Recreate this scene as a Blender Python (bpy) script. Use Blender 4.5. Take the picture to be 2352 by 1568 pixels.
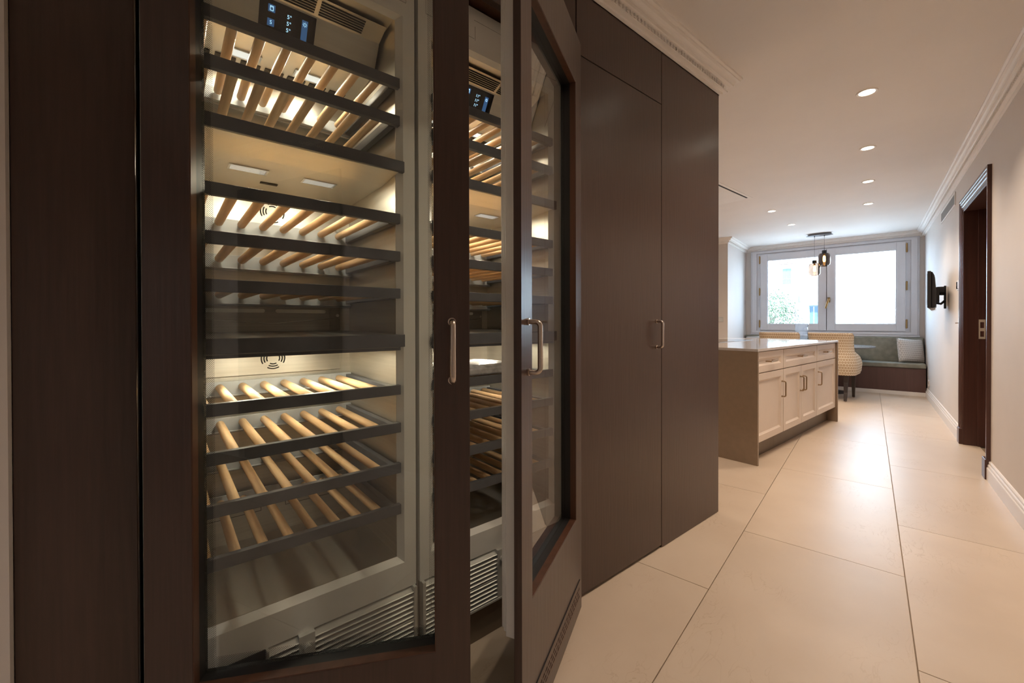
import bpy, bmesh, math, random
from mathutils import Vector, Matrix

for o in list(bpy.data.objects):
    bpy.data.objects.remove(o)
scene = bpy.context.scene
COL = scene.collection
PI = math.pi
SK = 0.172948            # the hall, floor and window wall are turned 9.9 degrees against the cupboard run
CE = 2.425               # ceiling height
YC = 1.0735              # front plane of the dark cupboards
YF = 1.13                # front plane of the fridge housings

# ------------------------------------------------------------------ camera
cam_d = bpy.data.cameras.new('camera')
cam = bpy.data.objects.new('camera', cam_d)
COL.objects.link(cam)
scene.camera = cam
cam_d.sensor_width = 36.0
cam_d.lens = 962.76 / 2352 * 36.0
cam_d.shift_y = -(784 - 745.01) / 2352
cam_d.clip_start = 0.02
cam_d.clip_end = 300
yaw, pitch, roll = 0.879555695, -6.05828e-3, 2.13214e-3
fw = Vector((math.cos(yaw) * math.cos(pitch), math.sin(yaw) * math.cos(pitch), math.sin(pitch)))
r0 = Vector((math.sin(yaw), -math.cos(yaw), 0))
d0 = fw.cross(r0)
rr = math.cos(roll) * r0 + math.sin(roll) * d0
dd = -math.sin(roll) * r0 + math.cos(roll) * d0
up = -dd
M = Matrix(((rr.x, up.x, -fw.x, 0), (rr.y, up.y, -fw.y, 0), (rr.z, up.z, -fw.z, 1.07), (0, 0, 0, 1)))
cam.matrix_world = M

# ------------------------------------------------------------------ world, sun, exposure
world = bpy.data.worlds.new('world')
scene.world = world
world.use_nodes = True
bg = world.node_tree.nodes['Background']
bg.inputs['Color'].default_value = (0.55, 0.76, 1.0, 1)
bg.inputs['Strength'].default_value = 14.5
sun_d = bpy.data.lights.new('sun', 'SUN')
sun_d.energy = 24.0
sun_d.angle = 0.01
sun_d.color = (0.70, 0.85, 1.0)
sun = bpy.data.objects.new('sun', sun_d)
COL.objects.link(sun)
# the sun stands behind the house and shines on the facades across the street
sd = Vector((math.cos(SK + 0.25), math.sin(SK + 0.25), -0.95)).normalized()
sun.rotation_euler = sd.to_track_quat('-Z', 'Y').to_euler()
portal_d = bpy.data.lights.new('window_portal', 'AREA')
portal_d.shape = 'RECTANGLE'
portal_d.size = 2.2
portal_d.size_y = 1.5
portal_d.cycles.is_portal = True
portal = bpy.data.objects.new('window_portal', portal_d)
COL.objects.link(portal)
pa, pb = 8.99, 0.55
portal.location = (pa * math.cos(SK) - pb * math.sin(SK), pa * math.sin(SK) + pb * math.cos(SK), 1.6)
portal.rotation_euler = Vector((-math.cos(SK), -math.sin(SK), 0)).to_track_quat('-Z', 'Z').to_euler()

vs = scene.view_settings
vs.view_transform = 'Standard'
vs.look = 'None'
vs.gamma = 1.0
vs.use_curve_mapping = False
vs.exposure = 0.0
DOWNLIGHT_W = 64.0
FRIDGE_W = 1.25
WARM = (1.0, 0.80, 0.61)

# ------------------------------------------------------------------ mesh helpers
class MB:
    def __init__(self):
        self.v = []
        self.f = []

    def add(self, vs_, fs_):
        n = len(self.v)
        self.v += [tuple(p) for p in vs_]
        self.f += [tuple(i + n for i in q) for q in fs_]
        return self

    def box(self, x0, x1, y0, y1, z0, z1):
        return self.add([(x, y, z) for x in (x0, x1) for y in (y0, y1) for z in (z0, z1)],
                        [(0, 1, 3, 2), (4, 6, 7, 5), (0, 4, 5, 1), (2, 3, 7, 6), (0, 2, 6, 4), (1, 5, 7, 3)])

    def obox(self, c, ax, ay, az, hx, hy, hz):
        c, ax, ay, az = Vector(c), Vector(ax), Vector(ay), Vector(az)
        return self.add([c + ax * hx * i + ay * hy * j + az * hz * k for i in (-1, 1) for j in (-1, 1) for k in (-1, 1)],
                        [(0, 1, 3, 2), (4, 6, 7, 5), (0, 4, 5, 1), (2, 3, 7, 6), (0, 2, 6, 4), (1, 5, 7, 3)])

    def prism(self, pts, axis, lo, hi):
        n = len(pts)
        def put(p, w):
            if axis == 'x': return (w, p[0], p[1])
            if axis == 'y': return (p[0], w, p[1])
            return (p[0], p[1], w)
        return self.add([put(p, lo) for p in pts] + [put(p, hi) for p in pts],
                        [tuple(range(n))[::-1], tuple(range(n, 2 * n))] +
                        [(i, (i + 1) % n, n + (i + 1) % n, n + i) for i in range(n)])

    def tube(self, path, r, n=10, caps=True):
        path = [Vector(p) for p in path]
        rs = r if isinstance(r, (list, tuple)) else [r] * len(path)
        vs_, fs_ = [], []
        t0 = (path[1] - path[0]).normalized()
        u = t0.orthogonal().normalized()
        for i, p in enumerate(path):
            if i == 0: t = path[1] - path[0]
            elif i == len(path) - 1: t = path[-1] - path[-2]
            else: t = (path[i + 1] - p).normalized() + (p - path[i - 1]).normalized()
            t.normalize()
            u = (u - t * u.dot(t)).normalized()
            w = t.cross(u)
            for k in range(n):
                a = 2 * PI * k / n
                vs_.append(p + (u * math.cos(a) + w * math.sin(a)) * rs[i])
        for i in range(len(path) - 1):
            for k in range(n):
                k2 = (k + 1) % n
                fs_.append((i * n + k, i * n + k2, (i + 1) * n + k2, (i + 1) * n + k))
        if caps:
            fs_.append(tuple(range(n))[::-1])
            m = (len(path) - 1) * n
            fs_.append(tuple(range(m, m + n)))
        return self.add(vs_, fs_)

    def lathe(self, prof, n=24, cx=0, cy=0, sy=1.0, close=False):
        vs_, fs_ = [], []
        for (r, z) in prof:
            for k in range(n):
                a = 2 * PI * k / n
                vs_.append((cx + r * math.cos(a), cy + r * sy * math.sin(a), z))
        m = len(prof)
        for i in range(m - 1 if not close else m):
            j = (i + 1) % m
            for k in range(n):
                k2 = (k + 1) % n
                fs_.append((i * n + k, i * n + k2, j * n + k2, j * n + k))
        if not close:
            if prof[0][0] > 1e-5: fs_.append(tuple(range(n))[::-1])
            if prof[-1][0] > 1e-5: fs_.append(tuple(range((m - 1) * n, m * n)))
        return self.add(vs_, fs_)

    def sweep(self, path, prof, side=1):
        """profile (out, z) along a 2-D polyline with mitred corners; out points to the left (side=1) or right"""
        path = [Vector(p) for p in path]
        m = len(prof)
        vs_, fs_ = [], []
        for i, p in enumerate(path):
            def nrm(a, b):
                t = (b - a).normalized()
                return Vector((-t.y, t.x)) * side
            if i == 0: o = nrm(path[0], path[1])
            elif i == len(path) - 1: o = nrm(path[-2], path[-1])
            else:
                a, b = nrm(path[i - 1], p), nrm(p, path[i + 1])
                o = (a + b) / (1 + a.dot(b))
            for (u, z) in prof:
                vs_.append((p.x + o.x * u, p.y + o.y * u, z))
        for i in range(len(path) - 1):
            for k in range(m):
                k2 = (k + 1) % m
                fs_.append((i * m + k, i * m + k2, (i + 1) * m + k2, (i + 1) * m + k))
        fs_.append(tuple(range(m)))
        e = (len(path) - 1) * m
        fs_.append(tuple(range(e, e + m))[::-1])
        return self.add(vs_, fs_)

    def ring(self, x0, x1, z0, z1, a0, a1, b0, b1, y0, y1):
        """rectangular frame in the xz plane, outer x0..x1,z0..z1, opening a0..a1,b0..b1, depth y0..y1"""
        o = [(x0, z0), (x1, z0), (x1, z1), (x0, z1)]
        i = [(a0, b0), (a1, b0), (a1, b1), (a0, b1)]
        v = [(p[0], y0, p[1]) for p in o] + [(p[0], y0, p[1]) for p in i] + [(p[0], y1, p[1]) for p in o] + [(p[0], y1, p[1]) for p in i]
        f = []
        for k in range(4):
            k2 = (k + 1) % 4
            f += [(k, k2, 4 + k2, 4 + k), (8 + k, 12 + k, 12 + k2, 8 + k2), (k, 8 + k, 8 + k2, k2), (4 + k, 4 + k2, 12 + k2, 12 + k)]
        return self.add(v, f)

    def build(self, name, mat, parent=None, loc=None, rotz=0.0, smooth=False, bevel=0.0, seg=2, kind=None, uv=None):
        me = bpy.data.meshes.new(name)
        me.from_pydata([tuple(p) for p in self.v], [], self.f)
        bm = bmesh.new()
        bm.from_mesh(me)
        bmesh.ops.recalc_face_normals(bm, faces=bm.faces)
        if smooth:
            for e in bm.edges:
                if len(e.link_faces) == 2 and e.calc_face_angle(0) > math.radians(38): e.smooth = False
            for q in bm.faces: q.smooth = True
        bm.to_mesh(me)
        bm.free()
        me.materials.append(mat)
        if uv:
            ul = me.uv_layers.new(name='weave')
            for lp_ in me.loops: ul.data[lp_.index].uv = uv[lp_.vertex_index]
        o = bpy.data.objects.new(name, me)
        COL.objects.link(o)
        if parent: o.parent = parent
        if loc: o.location = loc
        o.rotation_euler.z = rotz
        if bevel:
            b = o.modifiers.new('bevel', 'BEVEL')
            b.width = bevel
            b.segments = seg
            b.limit_method = 'ANGLE'
            b.angle_limit = math.radians(40)
        if kind: o['kind'] = kind
        return o


def thing(name, label, cat, loc=(0, 0, 0), rotz=0.0, group=None):
    o = bpy.data.objects.new(name, None)
    o.empty_display_size = 0.1
    COL.objects.link(o)
    o.location = loc
    o.rotation_euler.z = rotz
    return tag(o, label, cat, group)


def tag(o, label, cat, group=None):
    o['label'] = label
    o['category'] = cat
    if group: o['group'] = group
    return o


def inst(src, parent, loc, rotz=0.0, name=None, scale=None):
    o = src.copy()
    if name: o.name = name
    COL.objects.link(o)
    o.parent = parent
    o.location = loc
    o.rotation_euler = (0, 0, rotz)
    if scale: o.scale = scale
    return o


def struct(o, label=None, cat=None):
    o['kind'] = 'structure'
    if label: o['label'] = label
    if cat: o['category'] = cat
    return o


def RM(a, b, z=0.0):
    return (a * math.cos(SK) - b * math.sin(SK), a * math.sin(SK) + b * math.cos(SK), z)


def text_mesh(name, body, size, mat, parent, loc, rot, extrude=0.0002):
    cu = bpy.data.curves.new(name, 'FONT')
    cu.body = body
    cu.size = size
    cu.extrude = extrude
    cu.align_x = 'CENTER'
    cu.align_y = 'CENTER'
    t = bpy.data.objects.new(name, cu)
    COL.objects.link(t)
    bpy.context.view_layer.update()
    me = bpy.data.meshes.new_from_object(t)
    bpy.data.objects.remove(t)
    me.materials.clear()
    me.materials.append(mat)
    o = bpy.data.objects.new(name, me)
    COL.objects.link(o)
    o.parent = parent
    o.location = loc
    o.rotation_euler = rot
    return o

# ------------------------------------------------------------------ materials
MATS = {}
def pm(name, base, rough=0.5, metal=0.0, var=0.12, scale=8.0, stretch=(1, 1, 1), bump=0.0, bscale=None, rvar=0.0, rand=0.0,
       spec=0.5, coat=0.0, detail=4.0, base2=None):
    m = bpy.data.materials.new(name)
    m.use_nodes = True
    nt = m.node_tree
    p = nt.nodes['Principled BSDF']
    N = nt.nodes.new
    tc = N('ShaderNodeTexCoord')
    mp = N('ShaderNodeMapping')
    mp.inputs['Scale'].default_value = stretch
    nt.links.new(tc.outputs['Object'], mp.inputs['Vector'])
    vec = mp.outputs['Vector']
    if rand:
        oi = N('ShaderNodeObjectInfo')
        ml = N('ShaderNodeMath'); ml.operation = 'MULTIPLY'; ml.inputs[1].default_value = 37.0
        nt.links.new(oi.outputs['Random'], ml.inputs[0])
        va = N('ShaderNodeVectorMath'); va.operation = 'ADD'
        nt.links.new(vec, va.inputs[0]); nt.links.new(ml.outputs[0], va.inputs[1])
        vec = va.outputs[0]
    no = N('ShaderNodeTexNoise')
    no.inputs['Scale'].default_value = scale
    no.inputs['Detail'].default_value = detail
    nt.links.new(vec, no.inputs['Vector'])
    rp = N('ShaderNodeValToRGB')
    lo = base2 if base2 else tuple(c * (1 - var) for c in base)
    hi = base if base2 else tuple(min(1, c * (1 + var)) for c in base)
    rp.color_ramp.elements[0].position = 0.3
    rp.color_ramp.elements[1].position = 0.7
    rp.color_ramp.elements[0].color = (*lo, 1)
    rp.color_ramp.elements[1].color = (*hi, 1)
    nt.links.new(no.outputs['Fac'], rp.inputs['Fac'])
    col = rp.outputs['Color']
    if rand:
        hs = N('ShaderNodeHueSaturation')
        mr = N('ShaderNodeMapRange')
        mr.inputs['To Min'].default_value = 1 - rand
        mr.inputs['To Max'].default_value = 1 + rand
        nt.links.new(oi.outputs['Random'], mr.inputs['Value'])
        nt.links.new(mr.outputs['Result'], hs.inputs['Value'])
        nt.links.new(col, hs.inputs['Color'])
        col = hs.outputs['Color']
    nt.links.new(col, p.inputs['Base Color'])
    p.inputs['Roughness'].default_value = rough
    p.inputs['Metallic'].default_value = metal
    p.inputs['Specular IOR Level'].default_value = spec
    if coat:
        p.inputs['Coat Weight'].default_value = coat
        p.inputs['Coat Roughness'].default_value = 0.25
    if rvar:
        mr2 = N('ShaderNodeMapRange')
        mr2.inputs['To Min'].default_value = max(0.02, rough - rvar)
        mr2.inputs['To Max'].default_value = rough + rvar
        nt.links.new(no.outputs['Fac'], mr2.inputs['Value'])
        nt.links.new(mr2.outputs['Result'], p.inputs['Roughness'])
    if bump:
        bp = N('ShaderNodeBump')
        bp.inputs['Strength'].default_value = bump
        bp.inputs['Distance'].default_value = 0.002
        src = no
        if bscale:
            src = N('ShaderNodeTexNoise')
            src.inputs['Scale'].default_value = bscale
            nt.links.new(vec, src.inputs['Vector'])
        nt.links.new(src.outputs['Fac'], bp.inputs['Height'])
        nt.links.new(bp.outputs['Normal'], p.inputs['Normal'])
    MATS[name] = m
    return m


def emit(name, color, strength):
    m = bpy.data.materials.new(name)
    m.use_nodes = True
    nt = m.node_tree
    nt.nodes.remove(nt.nodes['Principled BSDF'])
    e = nt.nodes.new('ShaderNodeEmission')
    e.inputs['Color'].default_value = (*color, 1)
    e.inputs['Strength'].default_value = strength
    nt.links.new(e.outputs[0], nt.nodes['Material Output'].inputs['Surface'])
    return m


def glass(name, tint, ior=1.5, boost=1.0, rough=0.0, haze=0.0):
    """pane glass: straight-through transmission with a Fresnel mirror reflection"""
    m = bpy.data.materials.new(name)
    m.use_nodes = True
    nt = m.node_tree
    nt.nodes.remove(nt.nodes['Principled BSDF'])
    tr = nt.nodes.new('ShaderNodeBsdfTransparent')
    tr.inputs['Color'].default_value = (*tint, 1)
    gl = nt.nodes.new('ShaderNodeBsdfGlossy')
    gl.inputs['Roughness'].default_value = rough
    fr = nt.nodes.new('ShaderNodeFresnel')
    fr.inputs['IOR'].default_value = ior
    ml = nt.nodes.new('ShaderNodeMath')
    ml.operation = 'MULTIPLY'
    ml.use_clamp = True
    ml.inputs[1].default_value = boost
    mx = nt.nodes.new('ShaderNodeMixShader')
    # pane is a thin solid: the mirror image forms on the entry face only (no internal total reflection)
    ge = nt.nodes.new('ShaderNodeNewGeometry')
    sb = nt.nodes.new('ShaderNodeMath')
    sb.operation = 'SUBTRACT'
    sb.inputs[0].default_value = 1.0
    nt.links.new(ge.outputs['Backfacing'], sb.inputs[1])
    m2 = nt.nodes.new('ShaderNodeMath')
    m2.operation = 'MULTIPLY'
    nt.links.new(fr.outputs[0], ml.inputs[0])
    nt.links.new(ml.outputs[0], m2.inputs[0])
    nt.links.new(sb.outputs[0], m2.inputs[1])
    nt.links.new(m2.outputs[0], mx.inputs[0])
    nt.links.new(tr.outputs[0], mx.inputs[1])
    nt.links.new(gl.outputs[0], mx.inputs[2])
    last = mx
    if haze:
        df = nt.nodes.new('ShaderNodeBsdfTranslucent')
        df.inputs['Color'].default_value = (0.9, 0.93, 0.97, 1)
        d2 = nt.nodes.new('ShaderNodeBsdfDiffuse')
        d2.inputs['Color'].default_value = (0.9, 0.93, 0.97, 1)
        ad = nt.nodes.new('ShaderNodeMixShader')
        ad.inputs[0].default_value = 0.5
        nt.links.new(df.outputs[0], ad.inputs[1])
        nt.links.new(d2.outputs[0], ad.inputs[2])
        last = nt.nodes.new('ShaderNodeMixShader')
        last.inputs[0].default_value = haze
        nt.links.new(mx.outputs[0], last.inputs[1])
        nt.links.new(ad.outputs[0], last.inputs[2])
    nt.links.new(last.outputs[0], nt.nodes['Material Output'].inputs['Surface'])
    return m

WOOD = pm('dark_stained_oak', (0.060, 0.033, 0.0255), 0.31, var=0.15, scale=120, stretch=(1, 1, 0.045), bump=0.3, rvar=0.06, spec=0.6, coat=0.12)
WOOD_IN = pm('mahogany_reveal', (0.085, 0.036, 0.020), 0.38, var=0.2, scale=50, stretch=(1, 1, 0.04), bump=0.15)
DOORW = pm('walnut_door_wood', (0.075, 0.030, 0.022), 0.32, var=0.2, scale=50, stretch=(1, 1, 0.04), bump=0.15)
STEEL = pm('brushed_steel', (0.60, 0.58, 0.53), 0.43, 1.0, var=0.06, scale=140, stretch=(0.03, 0.03, 1), rvar=0.05)
STEELD = pm('dark_brushed_steel', (0.30, 0.29, 0.27), 0.34, 1.0, var=0.08, scale=120, stretch=(0.03, 0.03, 1), rvar=0.05)
GRAPH = pm('graphite_coated_metal', (0.085, 0.090, 0.104), 0.40, 0.0, var=0.08, scale=30)
BEECH = pm('beech_wood', (0.74, 0.53, 0.31), 0.45, var=0.0, base2=(0.54, 0.34, 0.17), scale=34, stretch=(3, 0.18, 3), rand=0.10, detail=6)
WHITE = pm('white_fridge_plastic', (0.72, 0.71, 0.69), 0.42, var=0.02)
LOUV = pm('silver_louver_metal', (0.62, 0.62, 0.60), 0.40, 0.35, var=0.03)
BLACK = pm('black_rubber', (0.012, 0.012, 0.013), 0.45, var=0.1)
VOID = pm('dark_cavity', (0.006, 0.006, 0.006), 0.9, var=0.05)
NICK = pm('satin_nickel', (0.62, 0.54, 0.48), 0.26, 1.0, var=0.04, scale=60)
TAUPE = pm('taupe_plinth', (0.17, 0.125, 0.085), 0.45, var=0.06)
PAINT = pm('white_ceiling_paint', (0.87, 0.825, 0.785), 0.75, var=0.015, scale=3, bump=0.02, bscale=120)
WALLM = pm('warm_white_wall_paint', (0.68, 0.63, 0.595), 0.7, var=0.02, scale=3, bump=0.03, bscale=150)
PLAST = pm('white_plaster_moulding', (0.90, 0.865, 0.83), 0.6, var=0.015)
SKIRT = pm('white_lacquer_skirting', (0.80, 0.76, 0.73), 0.35, var=0.015)
WINW = pm('daylight_tinted_window_lacquer', (0.71, 0.71, 0.75), 0.40, var=0.015)  # white lacquer tinted slightly blue to stand for the cool daylight on it
CREAM = pm('cream_lacquer', (0.72, 0.62, 0.54), 0.40, var=0.02)
QUARTZ = pm('taupe_quartz', (0.27, 0.195, 0.135), 0.22, var=0.04, scale=25)
TOPQ = pm('sheen_lightened_quartz_top', (0.52, 0.48, 0.46), 0.08, var=0.06, scale=25)  # same quartz as the ends, lightened to stand for the window's reflection
VENTG = pm('grey_vent_slats', (0.36, 0.34, 0.32), 0.5, var=0.03)
PLATE = pm('pale_nickel_plate', (0.70, 0.64, 0.52), 0.4, 0.3, var=0.04)
BRASS = pm('aged_brass', (0.42, 0.27, 0.12), 0.35, 1.0, var=0.1)
BRONZE = pm('brushed_bronze', (0.40, 0.30, 0.20), 0.32, 1.0, var=0.08)
VELVET = pm('olive_grey_velvet', (0.23, 0.225, 0.185), 0.75, var=0.18, scale=14, bump=0.1, bscale=300)
BENCHW = pm('brown_bench_veneer', (0.10, 0.05, 0.043), 0.4, var=0.15, scale=40, stretch=(1, 1, 0.05))
BLKW = pm('black_brown_wood_legs', (0.03, 0.022, 0.02), 0.35, var=0.15)
PLAB = pm('black_plastic', (0.018, 0.018, 0.02), 0.4, var=0.1)
CHROME = pm('chrome', (0.75, 0.75, 0.75), 0.15, 1.0, var=0.03)
SCREEN = pm('dark_glass_screen', (0.01, 0.01, 0.013), 0.08, var=0.05)
GREYTOP = pm('grey_lacquer_tabletop', (0.20, 0.21, 0.23), 0.14, var=0.05)
FACADE = pm('cream_render_facade', (0.86, 0.84, 0.80), 0.8, var=0.04, scale=0.6)
FACADE2 = pm('pale_render_facade', (0.85, 0.82, 0.78), 0.8, var=0.05, scale=0.5)
TILE_R = pm('clay_roof_tile', (0.14, 0.09, 0.07), 0.8, var=0.2)
FRAMEB = pm('blue_grey_window_frame', (0.08, 0.11, 0.14), 0.5, var=0.1)
FRAMEP = pm('pale_painted_window', (0.24, 0.25, 0.26), 0.5, var=0.1)
PANEB = pm('blue_window_glass', (0.07, 0.11, 0.15), 0.1, var=0.15, scale=0.8)
LEAF = pm('pale_green_leaves', (0.065, 0.10, 0.05), 0.55, var=0.5, scale=1.2, rand=0.25)
BARK = pm('grey_bark', (0.16, 0.13, 0.10), 0.8, var=0.2)
GROUND = pm('pale_paving', (0.5, 0.48, 0.45), 0.8, var=0.1, scale=1)
LOGO = pm('grey_logo_print', (0.13, 0.13, 0.14), 0.4, var=0.05)
FOIL = pm('grey_plastic_wrap', (0.42, 0.42, 0.43), 0.22, 0.25, var=0.25, scale=40, bump=0.8, bscale=90)
DARKCEIL = pm('canopy_grey_metal', (0.16, 0.16, 0.17), 0.3, 0.8, var=0.05)
HOB = pm('black_ceramic_hob', (0.02, 0.02, 0.022), 0.05, var=0.05)
AMBER = emit('amber_filament', (1.0, 0.55, 0.16), 30.0)
LEDW = emit('warm_led', (1.0, 0.9, 0.72), 14.0)
FLED = emit('fridge_led', (1.0, 0.95, 0.86), 1.1)
DIGIT = emit('blue_digits', (0.45, 0.75, 1.0), 1.6)
DIGITD = emit('dim_blue_icon', (0.04, 0.09, 0.19), 1.0)
GLASS = glass('door_glass', (0.93, 0.95, 0.93), 1.5, 2.2)
WGLASS = glass('window_glass', (0.97, 0.98, 0.98), 1.5, 1.0)
SMOKE = glass('smoked_lamp_glass', (0.60, 0.54, 0.50), 1.5, 1.3, 0.02)
CRYSTAL = glass('crystal_glass', (0.86, 0.89, 0.93), 1.6, 2.4, 0.05, 0.14)

# door-glass edge print: a fine field of dark dots
def frit():
    m = bpy.data.materials.new('dotted_glass_print')
    m.use_nodes = True
    nt = m.node_tree
    p = nt.nodes['Principled BSDF']
    p.inputs['Base Color'].default_value = (0.06, 0.06, 0.058, 1)
    p.inputs['Roughness'].default_value = 0.5
    N = nt.nodes.new
    tc = N('ShaderNodeTexCoord')
    mp = N('ShaderNodeMapping')
    mp.inputs['Rotation'].default_value = (0, PI / 4, 0)
    mp.inputs['Scale'].default_value = (1 / 0.0027, 1, 1 / 0.0027)
    nt.links.new(tc.outputs['Object'], mp.inputs['Vector'])
    fr = N('ShaderNodeVectorMath'); fr.operation = 'FRACTION'
    nt.links.new(mp.outputs[0], fr.inputs[0])
    sb = N('ShaderNodeVectorMath'); sb.operation = 'SUBTRACT'; sb.inputs[1].default_value = (0.5, 0, 0.5)
    nt.links.new(fr.outputs[0], sb.inputs[0])
    mk = N('ShaderNodeVectorMath'); mk.operation = 'MULTIPLY'; mk.inputs[1].default_value = (1, 0, 1)
    nt.links.new(sb.outputs[0], mk.inputs[0])
    ln = N('ShaderNodeVectorMath'); ln.operation = 'LENGTH'
    nt.links.new(mk.outputs[0], ln.inputs[0])
    lt = N('ShaderNodeMath'); lt.operation = 'GREATER_THAN'; lt.inputs[1].default_value = 0.50
    nt.links.new(ln.outputs['Value'], lt.inputs[0])
    tr = N('ShaderNodeBsdfTransparent')
    mx = N('ShaderNodeMixShader')
    nt.links.new(lt.outputs[0], mx.inputs[0])
    nt.links.new(tr.outputs[0], mx.inputs[1])
    nt.links.new(p.outputs[0], mx.inputs[2])
    nt.links.new(mx.outputs[0], nt.nodes['Material Output'].inputs['Surface'])
    return m
FRIT = frit()

# floor stone
def stone():
    m = pm('cream_limestone_tile', (0.635, 0.525, 0.42), 0.36, var=0.0, base2=(0.575, 0.465, 0.365), scale=3.0, rand=0.035, detail=9, rvar=0.05)
    nt = m.node_tree
    p = nt.nodes['Principled BSDF']
    N = nt.nodes.new
    col = p.inputs['Base Color'].links[0].from_socket
    oi = N('ShaderNodeObjectInfo')
    ml = N('ShaderNodeMath'); ml.operation = 'MULTIPLY'; ml.inputs[1].default_value = 23.0
    nt.links.new(oi.outputs['Random'], ml.inputs[0])
    tc = N('ShaderNodeTexCoord')
    va = N('ShaderNodeVectorMath'); va.operation = 'ADD'
    nt.links.new(tc.outputs['Object'], va.inputs[0]); nt.links.new(ml.outputs[0], va.inputs[1])
    mp = N('ShaderNodeMapping'); mp.inputs['Scale'].default_value = (1, 2.6, 1); mp.inputs['Rotation'].default_value = (0, 0, 0.7)
    nt.links.new(va.outputs[0], mp.inputs[0])
    no = N('ShaderNodeTexNoise'); no.inputs['Scale'].default_value = 5.5; no.inputs['Detail'].default_value = 12; no.inputs['Distortion'].default_value = 1.6
    nt.links.new(mp.outputs[0], no.inputs['Vector'])
    r = N('ShaderNodeValToRGB')
    e = r.color_ramp.elements
    e[0].position = 0.485; e[0].color = (0, 0, 0, 1)
    e[1].position = 0.515; e[1].color = (0, 0, 0, 1)
    k = e.new(0.5); k.color = (0.55, 0.55, 0.55, 1)
    nt.links.new(no.outputs['Fac'], r.inputs['Fac'])
    no2 = N('ShaderNodeTexNoise'); no2.inputs['Scale'].default_value = 2.2
    nt.links.new(va.outputs[0], no2.inputs['Vector'])
    r2 = N('ShaderNodeValToRGB'); r2.color_ramp.elements[0].position = 0.52; r2.color_ramp.elements[1].position = 0.68
    nt.links.new(no2.outputs['Fac'], r2.inputs['Fac'])
    mu = N('ShaderNodeMath'); mu.operation = 'MULTIPLY'
    nt.links.new(r.outputs['Color'], mu.inputs[0]); nt.links.new(r2.outputs['Color'], mu.inputs[1])
    mx = N('ShaderNodeMix'); mx.data_type = 'RGBA'
    nt.links.new(mu.outputs[0], mx.inputs['Factor'])
    nt.links.new(col, mx.inputs[6])
    mx.inputs[7].default_value = (0.42, 0.30, 0.19, 1)
    nt.links.new(mx.outputs[2], p.inputs['Base Color'])
    return m
STONE = stone()
GROUT = pm('brown_grout', (0.26, 0.19, 0.13), 0.8, var=0.1)

# woven fabrics with a small chain / trellis figure
def woven(name, dark, light, pu, pv):
    """rows of little rings set half a step apart, laid out in the cloth's own UV metres"""
    m = bpy.data.materials.new(name)
    m.use_nodes = True
    nt = m.node_tree
    p = nt.nodes['Principled BSDF']
    p.inputs['Roughness'].default_value = 0.85
    N = nt.nodes.new
    L = nt.links.new
    def mth(op, a, b=None):
        q = N('ShaderNodeMath'); q.operation = op
        for k, x in enumerate((a, b)):
            if x is None: continue
            if isinstance(x, (int, float)): q.inputs[k].default_value = x
            else: L(x, q.inputs[k])
        return q.outputs[0]
    uv = N('ShaderNodeUVMap'); uv.uv_map = 'weave'
    sp = N('ShaderNodeSeparateXYZ'); L(uv.outputs[0], sp.inputs[0])
    u = mth('DIVIDE', sp.outputs[0], pu)
    v = mth('DIVIDE', sp.outputs[1], pv)
    row = mth('FLOOR', v)
    u2 = mth('ADD', u, mth('MULTIPLY', mth('FLOORED_MODULO', row, 2.0), 0.5))
    fu = mth('SUBTRACT', mth('FRACT', u2), 0.5)
    fv = mth('SUBTRACT', mth('FRACT', v), 0.5)
    d = mth('SQRT', mth('ADD', mth('MULTIPLY', fu, fu), mth('MULTIPLY', fv, fv)))
    r = N('ShaderNodeValToRGB')
    e = r.color_ramp.elements
    e[0].position = 0.07; e[0].color = (*light, 1)
    e[1].position = 0.14; e[1].color = (*dark, 1)
    k = e.new(0.41); k.color = (*dark, 1)
    k = e.new(0.47); k.color = (*light, 1)
    L(d, r.inputs['Fac'])
    L(r.outputs['Color'], p.inputs['Base Color'])
    bp = N('ShaderNodeBump'); bp.inputs['Strength'].default_value = 0.15; bp.inputs['Distance'].default_value = 0.002
    L(d, bp.inputs['Height']); L(bp.outputs['Normal'], p.inputs['Normal'])
    return m
CHAIRF = woven('tan_and_cream_honeycomb_fabric', (0.43, 0.31, 0.19), (0.72, 0.64, 0.53), 0.025, 0.036)
PILLF = woven('grey_and_cream_trellis_fabric', (0.42, 0.39, 0.36), (0.70, 0.67, 0.65), 0.023, 0.030)

# ================================================================== STRUCTURE
# floor: slab with single stone tiles in running bond
fl = struct(MB().box(-3.2, 9.2, -0.9, 4.7, -0.25, -0.006).build('floor', GROUT, rotz=SK), 'cream limestone tile floor laid in running bond')
TL, TW, JO = 1.206, 0.6023, 0.0030
tile_src = None
rows = []
b_edge = -0.1143
tb = MB().box(0, TL - JO, 0, TW - JO, -0.0125, 0)
for k in range(-1, 8):
    b0 = b_edge + k * TW
    off = 1.780 if k % 2 else 2.395 - TL
    a0 = off - 6 * TL
    n0 = 0
    while a0 < 8.8:
        if a0 > -3.0:
            if tile_src is None:
                tile_src = tb.build('tile', STONE, fl, (a0 + JO / 2, b0 + JO / 2, 0), bevel=0.0008, seg=1)
            else:
                inst(tile_src, fl, (a0 + JO / 2, b0 + JO / 2, 0))
        a0 += TL

struct(MB().box(-3.2, 9.2, -0.9, 4.7, CE, CE + 0.2).build('ceiling', PAINT, rotz=SK), 'plain white painted ceiling')

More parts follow.
